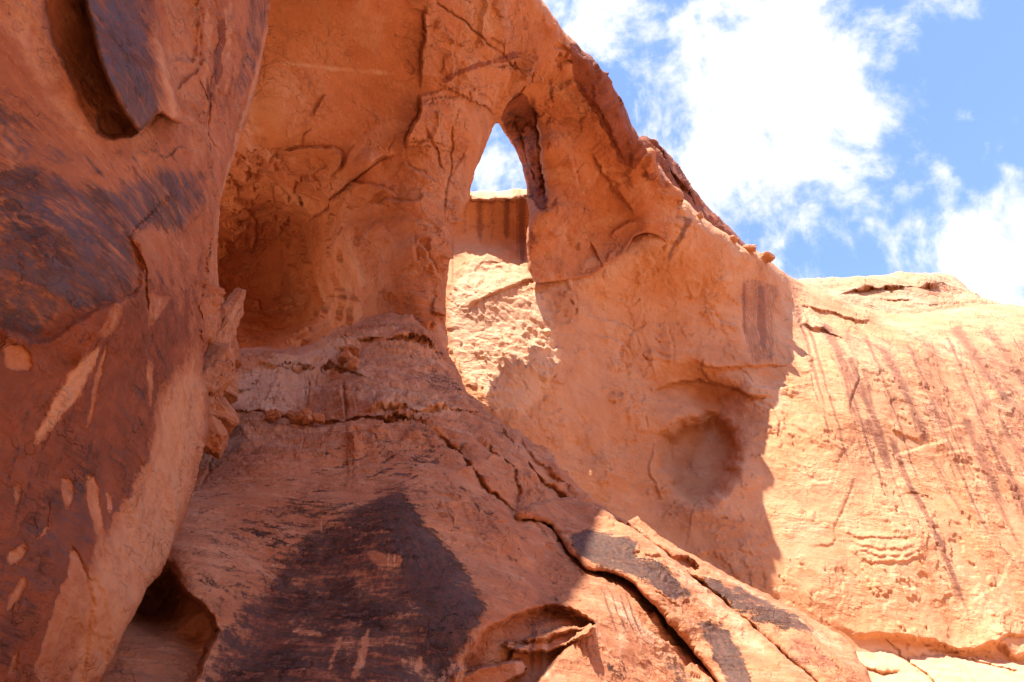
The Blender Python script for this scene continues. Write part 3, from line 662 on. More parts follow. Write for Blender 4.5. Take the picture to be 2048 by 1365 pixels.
    s.paint('rust', [(1280, 300), (1330, 350), (1355, 385), (1340, 400), (1290, 340)], .45, 8); s.paint('streak', [(1345, 420), (1335, 490), (1320, 470)], .6, 8)
    s.paint('rust', [(1055, 430), (1080, 430), (1070, 520), (1056, 540)], .45, 8)
    s.stroke('pale', [(545, 125), (640, 135), (740, 145), (840, 150)], 8, .55); s.paint('pale', [(690, 470), (830, 430), (880, 480), (880, 600), (760, 620), (700, 560)], .3, 30)
    def hook(P, q):
        smooth = np.clip(sstep(440, 560, q.GX) * sstep(860, 800, q.GX) * sstep(300, 220, q.GY), 0, 1)
        k = 1 - .85 * smooth
        h = .32 * fbm(P, .12, 3, .5, 11) + .08 * fbm(P, .6, 4, .55, 12) * (k + .1)
        h += k * (plates(P, .17, .34, 17., .1, .2) + ledges(P, .45, .18, 13., (.8, .4, .7), 1.0, -.1, .3))
        h += k * ledges(P, 2.0, .03, 15., (.5, -.3, 1.), 1.8, .1, .4)
        far = sstep(-60, -200, q.GY); h = h * (1 - far) + far * (.8 * fbm(P, .12, 4, .5, 11))
        return h
    o = s.finish('sandstone_arch', M_arch, rollmask=lambda x, y: 1 - .9 * sstep(1045, 1070, x) * sstep(400, 440, y), roll=(20, 2.0), thick=2.2, lat=.7, origin=(-2, 28, 0), hook=hook)
    tag(o, 'orange sandstone arch with smooth ceiling and a pointed window open to the sky', 'rock arch')
    return s
S_arch = build_arch()

# ------------------------------------------------------------------ left cliff
def build_left():
    poly = [(560, -2600), (552, -300), (545, -60), (540, 0), (532, 80), (508, 200), (472, 300), (447, 380), (437, 430), (435, 545), (441, 600), (436, 660), (428, 686), (408, 690), (404, 760), (419, 790), (414, 850), (410, 890),
            (395, 950), (380, 1005), (352, 1080), (330, 1132), (290, 1182), (252, 1250), (226, 1310), (204, 1365), (150, 1500), (100, 1700), (-700, 1700), (-2400, 600), (-3000, -2600)]
    ctrl = [(0, 0, 11), (0, 700, 9.3), (0, 1365, 8.3), (420, 400, 17.8), (330, 1150, 12.6), (205, 1365, 10.5), (410, 850, 16), (540, 0, 26), (500, 200, 23), (300, 0, 16), (200, 300, 12.8), (270, 460, 12.9), (210, 620, 10.9), (400, 250, 18), (430, 560, 18),
            (300, 600, 12.6), (300, 850, 12.4), (150, 1000, 10), (100, 500, 10.2), (90, 700, 9.9), (350, 350, 15.4), (420, 700, 17), (200, 1200, 10), (380, 950, 14.6), (100, 0, 12), (540, -300, 23), (300, -500, 13.5), (0, -500, 9.5), (540, -1000, 17), (0, -1000, 8.2), (540, -2400, 11), (0, -2400, 6.5), (-600, 0, 8), (-600, 700, 6.6), (-600, 1400, 5.9),
            (-2400, 600, 3.5), (-2400, -1000, 3.8)]
    s = Sheet(poly, ctrl, (-3000, 580), (-2600, 1700), seed=3, far=60); s.hs = .6
    # slot beside the hanging slab
    s.push([(78, -80), (165, -80), (185, 60), (215, 160), (250, 235), (282, 272), (205, 278), (170, 230), (120, 130), (90, 40)], -.8, 4, rough=3.0)
    s.push([(188, 215), (230, 225), (268, 268), (208, 276)], -.5, 5, rough=2)
    # varnished facet with its broken lower edge
    s.step([(0, 655), (40, 680), (80, 690), (130, 655), (210, 610), (270, 592), (284, 540), (276, 495), (255, 470)], .5, 140, 6, tap=.04)
    s.step([(255, 468), (270, 500), (288, 540), (292, 580), (300, 640)][::-1], .28, 60, 3)
    s.crack([(232, 478), (262, 510), (280, 545), (288, 570)], 3.5, .22); s.crack([(0, 390), (60, 355), (125, 315), (195, 262)], 1.6, .06, 2)
    s.crack([(0, 95), (30, 125), (55, 150), (75, 180)], 2.2, .10)
    s.step([(415, 330), (420, 400), (372, 470), (350, 462)], .25, 30, 4); s.step([(432, 420), (420, 470), (408, 540), (395, 640), (402, 700)][::-1], .35, 25, 5, tap=.1)
    # broken rib running down left, pale scar
    s.push([(245, 600), (235, 640), (160, 760), (100, 850), (62, 890), (80, 850), (130, 750), (200, 650)], .10, 12)
    s.step([(240, 600), (215, 650), (150, 740)], .3, 25, 4)
    # ribs right of the slab
    for p in ([(325, -40), (330, 60), (345, 120), (395, 125), (400, 60), (396, 0)], ):
        s.push(p, -.35, 7)
    s.step([(345, 182), (370, 165), (395, 140), (400, 110)], .4, 25, 3); s.step([(350, 180), (360, 205), (385, 225)], .3, 20, 3)
    for p in ([(430, -40), (432, 60), (428, 130), (412, 250), (408, 300)], [(496, 35), (490, 100), (482, 150), (472, 185)], [(540, 30), (532, 70), (525, 100)], [(450, 250), (440, 235), (420, 250)], [(400, 160), (412, 200), (414, 215)]):
        s.crack(p, 3.0, .45)
    s.step([(556, 90), (548, 130), (530, 155), (500, 190)], .6, 25, 4); s.step([(470, 0), (462, 80), (440, 170), (425, 260)], .5, 30, 5)
    s.step([(282, 280), (312, 305), (342, 317), (356, 290), (390, 305)], .3, 20, 3); s.step([(315, 225), (350, 262), (352, 300)], .35, 24, 3)
    # torn flakes of patina below
    FL = [[(125, 945), (120, 990), (128, 1025), (138, 1000), (148, 970)], [(180, 930), (165, 1000), (180, 1030), (190, 1080), (175, 1110), (200, 1160), (204, 1100), (198, 1000)], [(215, 980), (210, 1020), (218, 1025), (224, 1000)],
          [(140, 1092), (135, 1140), (110, 1190), (80, 1270), (60, 1365), (150, 1400), (180, 1250), (170, 1160), (160, 1120)], [(95, 1040), (65, 1090), (80, 1070), (100, 1060)], [(40, 1150), (10, 1200), (0, 1240), (45, 1180)], [(25, 1310), (10, 1350), (28, 1340), (32, 1305)],
          [(150, 1180), (120, 1260), (100, 1330), (95, 1400), (180, 1400), (215, 1280), (200, 1200), (180, 1150)], [(250, 1010), (235, 1080), (248, 1100), (262, 1040)], [(330, 760), (322, 830), (330, 900), (342, 840)], [(30, 960), (22, 1000), (30, 1020), (38, 985)], [(5, 1110), (40, 1085), (50, 1100), (20, 1140)], [(212, 690), (190, 790), (175, 860), (185, 850), (205, 770), (222, 700)], [(300, 715), (298, 790), (304, 830), (312, 760), (308, 715)], [(230, 1020), (215, 1080), (225, 1060), (240, 1035)], [(0, 680), (50, 700), (60, 740), (20, 745), (0, 735)], [(300, 580), (320, 600), (345, 590), (330, 620), (300, 660), (295, 640)]]
    for p in FL:
        s.push(p, -.06, 4, rough=3)
    for p in ([(95, 1000), (98, 1030), (90, 1060)], [(64, 1040), (66, 1065)], [(285, 720), (275, 770), (262, 810)], [(140, 1090), (158, 1115), (165, 1150), (178, 1170)], [(60, 890), (100, 860), (80, 900)], [(290, 600), (285, 680), (275, 720)]):
        s.crack(p, 2.4, .12)
    for (p, h) in [([(432, -60), (430, 60), (424, 150), (408, 260), (404, 330)], .7), ([(468, -60), (466, 60), (450, 160), (428, 260)], .6), ([(500, -60), (494, 60), (478, 170), (450, 260), (436, 330)], .55), ([(396, -60), (400, 60), (396, 150), (404, 230), (412, 330)], .5), ([(525, 40), (505, 150), (470, 260), (440, 350)], .5)]:
        s.step(p, h * .9, 26, 3, cut=.15)
    s.flakes([(400, 0), (540, 0), (440, 340), (400, 320)], 30, (30, 120), (.1, .4), 98, 12, 12); s.flakes([(300, 800), (410, 720), (400, 900), (330, 1120), (220, 1330), (150, 1340), (200, 1100)], 60, (10, 40), (.04, .14), 80, 35, 13)
    s.flakes([(310, 20), (396, 20), (395, 240), (350, 230)], 16, (15, 50), (.06, .2), 60, 40, 14); s.flakes([(400, 420), (438, 400), (436, 690), (400, 690)], 12, (20, 60), (.1, .3), 85, 20, 15)
    # colours
    rr = random.Random(21)
    for k in range(120):
        x = rr.uniform(20, 400); y = rr.uniform(620, 1250); ln = rr.uniform(60, 260); s.stroke(rr.choice(['varnish', 'varnish', 'pale']), [(x, y), (x - ln * .10, y + ln * .5), (x - ln * .26, y + ln)], rr.uniform(1.5, 5), rr.uniform(.22, .5), rough=2)
    for k in range(70):
        x = rr.uniform(-20, 340); y = rr.uniform(250, 560); ln = rr.uniform(40, 140); s.stroke(rr.choice(['varnish', 'pale', 'rust']), [(x, y), (x + ln * .55, y + ln * .7)], rr.uniform(1.5, 4), rr.uniform(.25, .55), rough=2)
    for (x0, y0, x1, y1, w, v, a) in [(412, 0, 408, 240, 9, .6, 'rust'), (452, 0, 430, 230, 9, .5, 'pale'), (484, 20, 450, 240, 8, .5, 'rust'), (515, 20, 470, 220, 8, .5, 'varnish'), (440, 60, 420, 260, 6, .4, 'varnish')]:
        s.streaks(a, [(x0, y0), (x1, y1)], w, v)
    s.att['rust'] += (.62 * sstep(600, 760, s.WY + .3 * s.WX) * sstep(430, 300, s.WX + .12 * np.maximum(s.WY - 900, 0) * 1.6)).astype(np.float32)
    s.att['rust'] += (.35 * sstep(280, 400, s.WY + .4 * s.WX)).astype(np.float32)
    s.paint('varnish', [(-200, 330), (60, 320), (120, 350), (200, 380), (300, 345), (400, 330), (418, 400), (375, 465), (300, 462), (262, 470), (272, 585), (210, 610), (130, 655), (80, 688), (0, 650), (-200, 600)], .62, 22)
    s.paint('varnish', [(0, 160), (40, 200), (120, 290), (200, 300), (150, 340), (0, 330), (-100, 200)], .45, 40)
    s.paint('varnish', [(-20, 1080), (60, 1020), (120, 940), (200, 900), (260, 880), (230, 1000), (190, 1180), (110, 1180), (60, 1300), (-20, 1365)], .42, 40)
    s.paint('varnish', [(245, 640), (300, 640), (380, 480), (400, 460), (380, 620), (330, 800), (300, 930), (240, 920), (200, 860)], .25, 40)
    s.paint('varnish', [(200, 1000), (260, 960), (270, 1000), (230, 1060)], .4, 16)
    for p in FL: s.paint('varnish', p, -1.0, 4, rough=3); s.paint('rust', p, -.9, 3, rough=3); s.paint('pale', p, .42, 3, rough=3)
    s.paint('rust', [(80, -80), (165, -80), (190, 60), (220, 160), (280, 270), (205, 276), (165, 215), (115, 120)], .45, 8)
    pl = [(-100, -100), (70, -100), (90, 40), (115, 130), (165, 225), (200, 280), (160, 300), (100, 230), (50, 120), (-50, 20)]
    s.paint('rust', pl, -1, 20); s.paint('varnish', pl, -1, 25); s.paint('pale', pl, .5, 25)
    pl = [(190, 690), (140, 740), (100, 815), (60, 885), (72, 888), (110, 850), (150, 800), (185, 745), (205, 700)]; s.paint('rust', pl, -1, 10); s.paint('varnish', pl, -1, 10); s.paint('pale', pl, .85, 10)
    pl = [(235, 600), (215, 640), (190, 670), (215, 680), (240, 645), (250, 600)]; s.paint('rust', pl, -.9, 8); s.paint('varnish', pl, -1, 8); s.paint('pale', pl, .35, 9)
    pl = [(405, 720), (420, 800), (410, 900), (380, 1010), (330, 1130), (250, 1250), (200, 1370), (120, 1400), (150, 1250), (180, 1100), (260, 1000), (300, 880), (330, 760)]
    s.paint('rust', pl, -.95, 22); s.paint('varnish', pl, -.9, 26); s.paint('pale', pl, .62, 30)
    pl = [(395, 600), (440, 560), (440, 690), (405, 690)]; s.paint('rust', pl, -1, 8); s.paint('pale', pl, .4, 10)
    pl = [(325, -40), (330, 60), (345, 130), (360, 200), (395, 215), (400, 60), (396, -40)]; s.paint('rust', pl, -1, 8); s.paint('pale', pl, .35, 10)
    pl = [(418, 420), (440, 380), (436, 560), (405, 590)]; s.paint('rust', pl, -1, 8); s.paint('varnish', pl, -1, 8); s.paint('pale', pl, .35, 8)
    for (a, v, pl, so) in [('varnish', .5, [(500, -40), (540, -40), (530, 80), (490, 200), (468, 190), (490, 60)], 6), ('rust', .9, [(436, 30), (452, 40), (446, 130), (432, 190), (426, 120)], 4), ('pale', .5, [(403, -20), (425, -20), (420, 120), (412, 260), (404, 200)], 6),
                           ('pale', .6, [(547, -20), (537, 90), (507, 200), (472, 310), (440, 420), (437, 550), (427, 550), (428, 410), (460, 300), (495, 200), (525, 80)], 5), ('rust', .7, [(410, 150), (424, 160), (420, 300), (410, 330)], 5), ('pale', .45, [(455, 0), (472, 0), (462, 150), (440, 220), (448, 120)], 5), ('varnish', .35, [(405, 240), (412, 250), (432, 420), (415, 520), (420, 380)], 5)]:
        if a == 'pale': s.paint('rust', pl, -.9, so); s.paint('varnish', pl, -.9, so)
        s.paint(a, pl, v, so, rough=4)
    pl = [(262, 465), (300, 462), (350, 470), (320, 530), (288, 560), (272, 500)]; s.paint('varnish', pl, -1, 10); s.paint('rust', pl, -.6, 10)
    pl = [(90, 640), (150, 620), (240, 610), (150, 760), (70, 700)]; s.paint('varnish', pl, -.9, 10)
    for (x0, y0, x1, y1, w, v) in [(410, 480, 330, 760, 14, .5), (380, 560, 320, 800, 10, .5), (350, 640, 300, 860, 8, .5), (0, 230, 60, 330, 10, .6), (20, 200, 140, 330, 8, .4), (200, 300, 330, 420, 7, .4), (260, 290, 370, 400, 7, .4)]:
        s.stroke('streak', [(x0, y0), ((x0 + x1) / 2, (y0 + y1) / 2), (x1, y1)], w, v)
    def hook(P, q):
        h = .18 * fbm(P, .22, 3, .5, 21) + .03 * fbm(P, 1.4, 4, .55, 22)
        edge = np.clip(sstep(330, 420, q.GX + .15 * np.maximum(q.GY - 700, 0)), 0, 1)
        h += (.25 + .75 * edge) * (plates(P, .6, .07, 23., -.1, .4) + ledges(P, 1.3, .10, 24., (.2, .6, .9), 1.8, -.05, .5))
        h += (.15 + .85 * edge) * ledges(P, 4.0, .035, 25., (.4, .4, 1.), 1.6, .05, .6)
        return h
    root = np.array((-6.5, 9.0, 0.0))
    o = s.finish('overhanging_cliff', M_left, roll=(20, 1.6), thick=4.0, lat=.4, origin=root, hook=hook)
    tag(o, 'dark varnished sandstone cliff leaning in over the left side, with grey hanging slab', 'cliff')
    # the hanging grey slab: a part of this cliff
    poly = [(165, -80), (168, 0), (184, 60), (198, 120), (215, 165), (240, 215), (262, 250), (278, 268), (300, 245), (316, 224), (338, 240), (352, 248), (372, 246), (350, 190), (338, 140), (325, 80), (312, 0), (308, -80)]
    cs = [(x, y, d) for x, y, d in [(170, 0, 12.6), (312, 0, 15.6), (215, 165, 12.2), (338, 140, 15.0), (278, 268, 13.3), (372, 246, 15.2), (165, -80, 12.1), (308, -80, 15.1), (260, 120, 13.3), (240, 0, 13.8)]]
    q = Sheet(poly, cs, (150, 390), (-80, 290), seed=4, rough=2.5, frame=(-30, 2078, -80, 1395))
    q.crack([(316, 222), (300, 236), (290, 252)], 2.5, .12); q.crack([(232, 60), (250, 130), (275, 200)], 2, .05)
    q.att['varnish'] += (.62 * sstep(330, 255, q.WX - .16 * q.WY) + .12).astype(np.float32); q.att['rust'] += .4
    q.stroke('pale', [(235, 80), (255, 140), (285, 210)], 3, .8); q.stroke('varnish', [(235, 80), (255, 140), (285, 210)], 3, .0)
    q.paint('pale', [(300, 60), (315, 60), (350, 180), (370, 245), (340, 240), (325, 160)], .7, 14); q.paint('varnish', [(300, 60), (315, 60), (350, 180), (370, 245), (345, 240), (325, 160)], -.8, 14); q.paint('rust', [(300, 60), (315, 60), (350, 180), (370, 245), (340, 240), (325, 160)], -.8, 14)
    c = q.finish('hanging_flake', M_left, parent=o, roll=(9, .35), thick=1.1, lat=.1, origin=root, hook=lambda P, z: .05 * fbm(P, .5, 3, .5, 3) + ledges(P, 1.5, .02, 2., (.6, .3, .6), 1.2, .1, .5))
    c['label'] = 'grey blue varnished slab with a pointed lower tip'
    return s
S_left = build_left()

# ------------------------------------------------------------------ buttress
def build_buttress():
    poly = [(150, 1120), (200, 900), (250, 760), (340, 716), (420, 712), (462, 702), (500, 692), (560, 700), (622, 692), (680, 662), (740, 634), (800, 622), (840, 642), (868, 666), (890, 692), (906, 722), (918, 752), (932, 782), (962, 812), (1000, 845), (1042, 866), (1092, 905),
            (1150, 965), (1182, 1000), (1240, 1036), (1292, 1066), (1332, 1090), (1402, 1120), (1462, 1160), (1540, 1196), (1602, 1230), (1662, 1262), (1690, 1282), (1712, 1312), (1742, 1365), (1800, 1480), (1850, 1700), (60, 1700), (120, 1365), (240, 1150)]
    ctrl = [(205, 1365, 10.5), (450, 1365, 11.5), (700, 1365, 11.8), (940, 1365, 12.6), (970, 1240, 13.6), (830, 1020, 17), (760, 900, 20.5), (520, 900, 20), (430, 950, 18.8), (700, 850, 22.5), (700, 700, 31), (500, 700, 31.5), (850, 640, 35), (900, 710, 33.5), (925, 770, 31.5), (1030, 858, 29),
            (1000, 950, 22.5), (1030, 1040, 20.3), (1100, 1200, 17), (1150, 1240, 15.8), (1100, 1365, 13.5), (1225, 1100, 21.5), (1240, 1050, 23.5), (1400, 1150, 22.5), (1700, 1300, 20.5), (1550, 1250, 20.7), (1450, 1365, 17.6), (1300, 1365, 16.3), (1650, 1365, 17.8), (1320, 1190, 19.6), (1180, 1010, 25), (1100, 930, 26.5), (620, 780, 27.5), (480, 800, 26),
            (650, 1100, 15.6), (450, 1150, 14), (350, 1250, 12), (900, 800, 28), (800, 780, 27), (1200, 1500, 12), (600, 1600, 9), (1700, 1600, 14), (350, 1050, 15.5), (860, 1130, 15.2), (300, 900, 20.5), (300, 730, 28), (200, 1100, 14)]
    s = Sheet(poly, ctrl, (60, 1850), (600, 1700), seed=5)
    # nose between dark face and pink slope
    # cave under the left foot
    s.push([(330, 1138), (352, 1165), (395, 1200), (440, 1240), (425, 1290), (395, 1350), (370, 1420), (100, 1420), (200, 1300), (260, 1200)], -1.1, 7, rough=9)
    s.dent(300, 1190, 65, 50, 40, -3.2); s.dent(390, 1265, 30, 30, 0, -.5)
    s.step([(440, 1236), (400, 1202), (350, 1165), (326, 1138)], .25, 30, 4)
    # undercut shell at the bottom
    s.push([(962, 1268), (1010, 1245), (1060, 1228), (1120, 1226), (1182, 1242), (1165, 1262), (1100, 1330), (1050, 1400), (900, 1400), (930, 1330)], -1.15, 7)
    s.step([(1185, 1258), (1130, 1272), (1080, 1288), (1030, 1290), (985, 1300)][::-1], -.45, 40, 6)
    s.push([(1000, 1292), (1050, 1280), (1120, 1266), (1184, 1248), (1172, 1276), (1112, 1300), (1062, 1312), (1015, 1304)], .8, 3, rough=8); s.push([(905, 1345), (960, 1330), (1040, 1318), (1060, 1340), (1000, 1375), (900, 1400)], .6, 3, rough=8)
    s.paint('pale', [(965, 1290), (1010, 1280), (1010, 1320), (950, 1330)], .5, 8); s.paint('rust', [(1010, 1250), (1060, 1235), (1120, 1232), (1170, 1246), (1100, 1262), (1030, 1275)], .5, 8)
    s.step([(880, 1372), (960, 1335), (1010, 1325), (1040, 1290), (1090, 1280)], .35, 30, 4)
    # master cracks: they part the buttress into slabs
    C1 = [(690, 870), (760, 868), (830, 850), (868, 868), (905, 905), (945, 960), (985, 1000), (1028, 1038), (1075, 1062), (1110, 1085), (1150, 1128), (1180, 1165)]
    s.step([(860, 866), (905, 905), (945, 960), (985, 1000), (1028, 1038), (1060, 1060)][::-1], -.7, 60, 4)
    s.crack([(855, 865), (905, 905), (945, 960), (985, 1000), (1028, 1038)], 6, .8)
    s.crack([(985, 840), (1000, 870), (1030, 900), (1052, 935), (1100, 985), (1150, 1015), (1200, 1040), (1240, 1060)], 6, 1.0)
    s.crack([(960, 900), (1000, 930), (1020, 960), (1025, 1000), (1028, 1030)], 5, .8)
    s.crack([(1030, 870), (1045, 900), (1085, 945), (1130, 985)], 5, .8)
    s.step([(1050, 935), (1100, 985), (1150, 1015), (1220, 1050), (1290, 1090)][::-1], -.5, 50, 4)
    # overhanging slab on the right
    OV = [(1022, 1040), (1062, 1044), (1095, 1050), (1120, 1085), (1150, 1125), (1178, 1150), (1215, 1145), (1262, 1168), (1300, 1205), (1340, 1250), (1380, 1300), (1412, 1340), (1450, 1385), (1480, 1420)]
    s.push([(x + 0, y) for x, y in OV] + [(1600, 1500), (1800, 1440), (1690, 1282), (1540, 1196), (1402, 1120), (1292, 1066), (1240, 1036), (1180, 1040)], -.9, 10)
    s.push([(1355, 1150), (1378, 1140), (1398, 1137), (1385, 1128)], .0, 4)
    # shelf lines across the top
    for (p, h, L) in [([(690, 868), (740, 872), (778, 888), (690, 862)][:3], .6, 40), ([(860, 866), (800, 845), (740, 838), (690, 832), (620, 850)], .6, 45), ([(915, 760), (890, 715), (860, 690), (800, 680), (740, 682), (690, 690)], .8, 40),
                      ([(700, 720), (690, 745), (660, 735), (640, 750), (600, 752)], .7, 30), ([(740, 770), (700, 740), (670, 760)], .5, 30), ([(1010, 850), (940, 830), (860, 830), (780, 822), (700, 830)], .5, 26), ([(690, 780), (690, 830)], .5, 20),
                      ([(560, 780), (535, 830), (520, 850)], .4, 25), ([(625, 760), (612, 800), (600, 830)], .6, 30), ([(640, 740), (560, 740), (500, 720)], .4, 18), ([(480, 740), (530, 760), (500, 790), (460, 800)], .5, 20), ([(570, 760), (540, 800), (530, 830)], .4, 20),
                      ([(640, 690), (700, 660), (760, 650), (830, 655)], .5, 20), ([(1000, 770 + 60), (960, 815), (930, 800)], .4, 20), ([(780, 800), (850, 790), (900, 800), (960, 830)], .3, 18), ([(640, 840), (560, 835), (500, 825), (440, 830)], .5, 22), ([(700, 800), (760, 805), (820, 815), (900, 820)], .4, 16)]:
        s.step(p, h, L, 3)
    s.crack([(918, 770), (912, 745), (895, 715), (872, 690), (850, 680)], 6, 1.0); s.crack([(870, 690), (910, 730), (920, 760)], 5, .8)
    s.crack([(690, 745), (640, 748), (600, 752), (560, 745)], 4, .7); s.crack([(445, 870), (420, 940), (400, 990)], 4, .3); s.crack([(640, 760), (618, 800), (612, 830)], 3, .5); s.crack([(560, 745), (540, 790), (520, 840)], 3, .5)
    s.crack([(690, 770), (690, 830)], 3, .6); s.crack([(680, 690), (700, 680), (720, 690)], 3, .5)
    s.dent(430, 860, 40, 40, 0, -1.2)
    s.flakes([(800, 880), (1000, 960), (1130, 1120), (1190, 1240), (1000, 1220), (880, 1060)], 90, (18, 70), (.05, .22), 8, 14, 16, L=(6, 18))
    s.flakes([(450, 740), (620, 700), (850, 650), (980, 840), (880, 870), (450, 880)], 95, (20, 80), (.1, .4), 5, 22, 17); s.flakes([(470, 720), (700, 700), (690, 850), (480, 840)], 18, (50, 110), (.12, .35), 100, 8, 18)
    s.flakes([(980, 850), (1100, 940), (1240, 1050), (1120, 1060), (960, 900)], 40, (20, 60), (.08, .3), 30, 18, 19)
    # varnished front
    s.paint('varnish', [(792, 950), (830, 1010), (850, 1050), (900, 1100), (962, 1190), (972, 1235), (942, 1290), (885, 1370), (860, 1420), (380, 1420), (430, 1290), (460, 1210), (540, 1150), (560, 1100), (600, 1060), (640, 1040), (700, 1000)], .60, 24)
    s.paint('varnish', [(400, 1060), (560, 1010), (700, 970), (785, 935), (640, 1060), (560, 1150), (450, 1200), (380, 1170)], .36, 30)
    s.paint('varnish', [(800, 965), (832, 1010), (852, 1050), (902, 1105), (965, 1195), (970, 1235), (920, 1310), (860, 1300), (800, 1150), (760, 1050), (740, 990)], .78, 16)
    rr = random.Random(31)
    for k in range(110):
        x = rr.uniform(640, 960); y = rr.uniform(980, 1330); ln = rr.uniform(25, 110); s.stroke(rr.choice(['rust', 'rust', 'pale']), [(x, y), (x - ln * .03, y + ln * .5), (x - ln * .09, y + ln)], rr.uniform(1.2, 3), rr.uniform(.25, .8), rough=1.5)
    s.paint('varnish', [(340, 1090), (420, 1040), (520, 1000), (640, 960), (740, 925), (800, 950), (740, 1000), (600, 1060), (470, 1120), (400, 1170)], .40, 30)
    s.paint('varnish', [(420, 1180), (520, 1110), (600, 1080), (560, 1200), (440, 1240)], .40, 30)
    s.paint('varnish', [(360, 1400), (430, 1250), (520, 1230), (560, 1400)], .45, 30)
    s.paint('rust', [(380, 1400), (440, 1240), (560, 1110), (700, 1000), (790, 930), (860, 1080), (960, 1200), (950, 1300), (880, 1400)], .62, 40)
    for p in ([(735, 1100), (800, 1115), (815, 1125), (790, 1135), (750, 1130)], [(740, 1250), (725, 1290), (700, 1365), (712, 1365), (735, 1300)], [(680, 1270), (665, 1320), (660, 1350), (675, 1310)], [(840, 1310), (825, 1350), (838, 1345)], [(580, 1250), (620, 1255), (660, 1270), (600, 1265)]):
        s.paint('varnish', p, -.75, 5); s.paint('rust', p, -.8, 5)
    rr = random.Random(11)
    for k in range(170):
        x = rr.uniform(340, 800); yc = 1110 - (x - 340) * .40; y = yc + rr.gauss(0, 1) * 60 + rr.uniform(0, 60); ln = rr.uniform(40, 180)
        s.stroke('varnish', [(x, y), (x + ln * .5, y - ln * .16), (x + ln, y - ln * .30)], rr.uniform(1.4, 4.), rr.uniform(.2, .55) , rough=3)
    for k in range(60):
        x = rr.uniform(470, 900); y = rr.uniform(1040, 1365); ln = rr.uniform(10, 60); s.stroke('pale', [(x, y), (x + ln, y - ln * rr.uniform(-.1, .3))], rr.uniform(1., 2.2), rr.uniform(.4, .9), rough=2)
    # dark blue blotches on the pink slope
    rr = random.Random(5)
    for k in range(70):
        t = rr.random(); x = 800 + 330 * t + rr.uniform(-60, 60); y = 880 + 330 * t + rr.uniform(-50, 50)
        s.stroke('varnish', [(x, y), (x + rr.uniform(10, 30), y + rr.uniform(2, 14))], rr.uniform(4, 9), rr.uniform(.2, .5))
    s.paint('varnish', [(690, 840), (760, 830), (830, 845), (800, 860), (720, 860)], .35, 14); s.paint('varnish', [(820, 740), (900, 750), (935, 800), (880, 790), (820, 765)], .42, 12); s.paint('varnish', [(870, 870), (930, 900), (950, 940), (910, 920)], .35, 16)
    s.paint('rust', [(700, 690), (850, 690), (920, 760), (980, 830), (820, 780), (690, 740)], .34, 20)
    s.paint('rust', [(860, 880), (1000, 900), (1180, 1010), (1250, 1060), (1200, 1180), (1180, 1250), (980, 1230), (900, 1080), (830, 980)], .30, 30)
    s.paint('varnish', [(1185, 1170), (1200, 1240), (1250, 1330), (1290, 1400), (1210, 1400), (1150, 1300)], .3, 25); s.paint('varnish', [(1330, 1290), (1400, 1365), (1360, 1400), (1300, 1320)], .5, 14)
    s.paint('pale', [(1190, 1180), (1240, 1185), (1300, 1240), (1350, 1300), (1330, 1330), (1260, 1250)], .55, 14)
    for x0 in (1205, 1222, 1240, 1255): s.stroke('streak', [(x0, 1175), (x0 + 15, 1225), (x0 + 35, 1290)], 4, .8)
    s.paint('pale', [(1250, 1060), (1330, 1090), (1460, 1160), (1690, 1290), (1680, 1310), (1540, 1215), (1400, 1140), (1330, 1120)], .35, 14)
    s.paint('pale', [(962, 1290), (1000, 1290), (1000, 1330), (960, 1335)], .5, 10); s.stroke('streak', [(1060, 1240), (1065, 1300), (1070, 1365)], 8, .8); s.stroke('streak', [(1015, 1300), (1020, 1360)], 8, .6); s.stroke('pale', [(1085, 1270), (1090, 1310), (1100, 1365)], 8, .8)
    s.paint('pale', [(430, 760), (600, 700), (850, 640), (700, 690), (620, 830), (460, 830)], .9, 25)  # tan top, here and next lines, painted paler in place of missing bounce light
    s.paint('pale', [(690, 690), (850, 660), (930, 770), (960, 830), (800, 800), (700, 790)], .4, 20)
    s.paint('pale', [(700, 760), (830, 790), (960, 830), (900, 850), (720, 830)], .55, 15)
    def hook(P, q):
        top = sstep(960, 860, q.GY + .12 * (q.GX - 700)); front = sstep(900, 1000, q.GY - .9 * (q.GX - 780)) 
        rough = np.clip(1 - front, 0, 1) * .7 + .1 + .5 * top
        h = .30 * fbm(P, .18, 3, .5, 31) + .05 * fbm(P, .9, 4, .55, 32)
        h += rough * (ledges(P, .8, .26, 33., (.35, .25, 1.), 1.5, .05, .35) + plates(P, .5, .08, 34., 0, .3))
        h += (rough + .05) * ledges(P, 3.2, .055, 35., (-.3, .3, 1.), 1.3, .1, .5)
        h += top * (.12 * fbm(P, 2.2, 4, .6, 36) + ledges(P, 2.0, .12, 37., (.1, .2, 1.), 1.2, .3, .4))
        return h
    o = s.finish('rock_buttress', M_butt, roll=(24, 2.2), thick=4.5, lat=.3, origin=(0, 16, 0), hook=hook)
    tag(o, 'dark stained sandstone buttress with cracked slabs sloping down to the right under the arch', 'rock buttress')
    # slabs lying on its right flank
    OV = [(1022, 1034), (1062, 1040), (1098, 1046), (1122, 1078), (1152, 1118), (1180, 1146), (1215, 1141), (1262, 1164), (1300, 1201), (1340, 1246), (1380, 1296), (1412, 1336), (1450, 1381), (1500, 1440)]
    MID = [(1300, 1086), (1332, 1110), (1380, 1148), (1442, 1200), (1520, 1268), (1582, 1325), (1640, 1372), (1690, 1440)]
    SK = [(1150, 962), (1182, 997), (1240, 1033), (1292, 1062), (1332, 1086), (1402, 1116), (1462, 1156), (1540, 1192), (1602, 1226), (1662, 1258), (1692, 1279), (1716, 1310), (1746, 1365), (1790, 1440)]
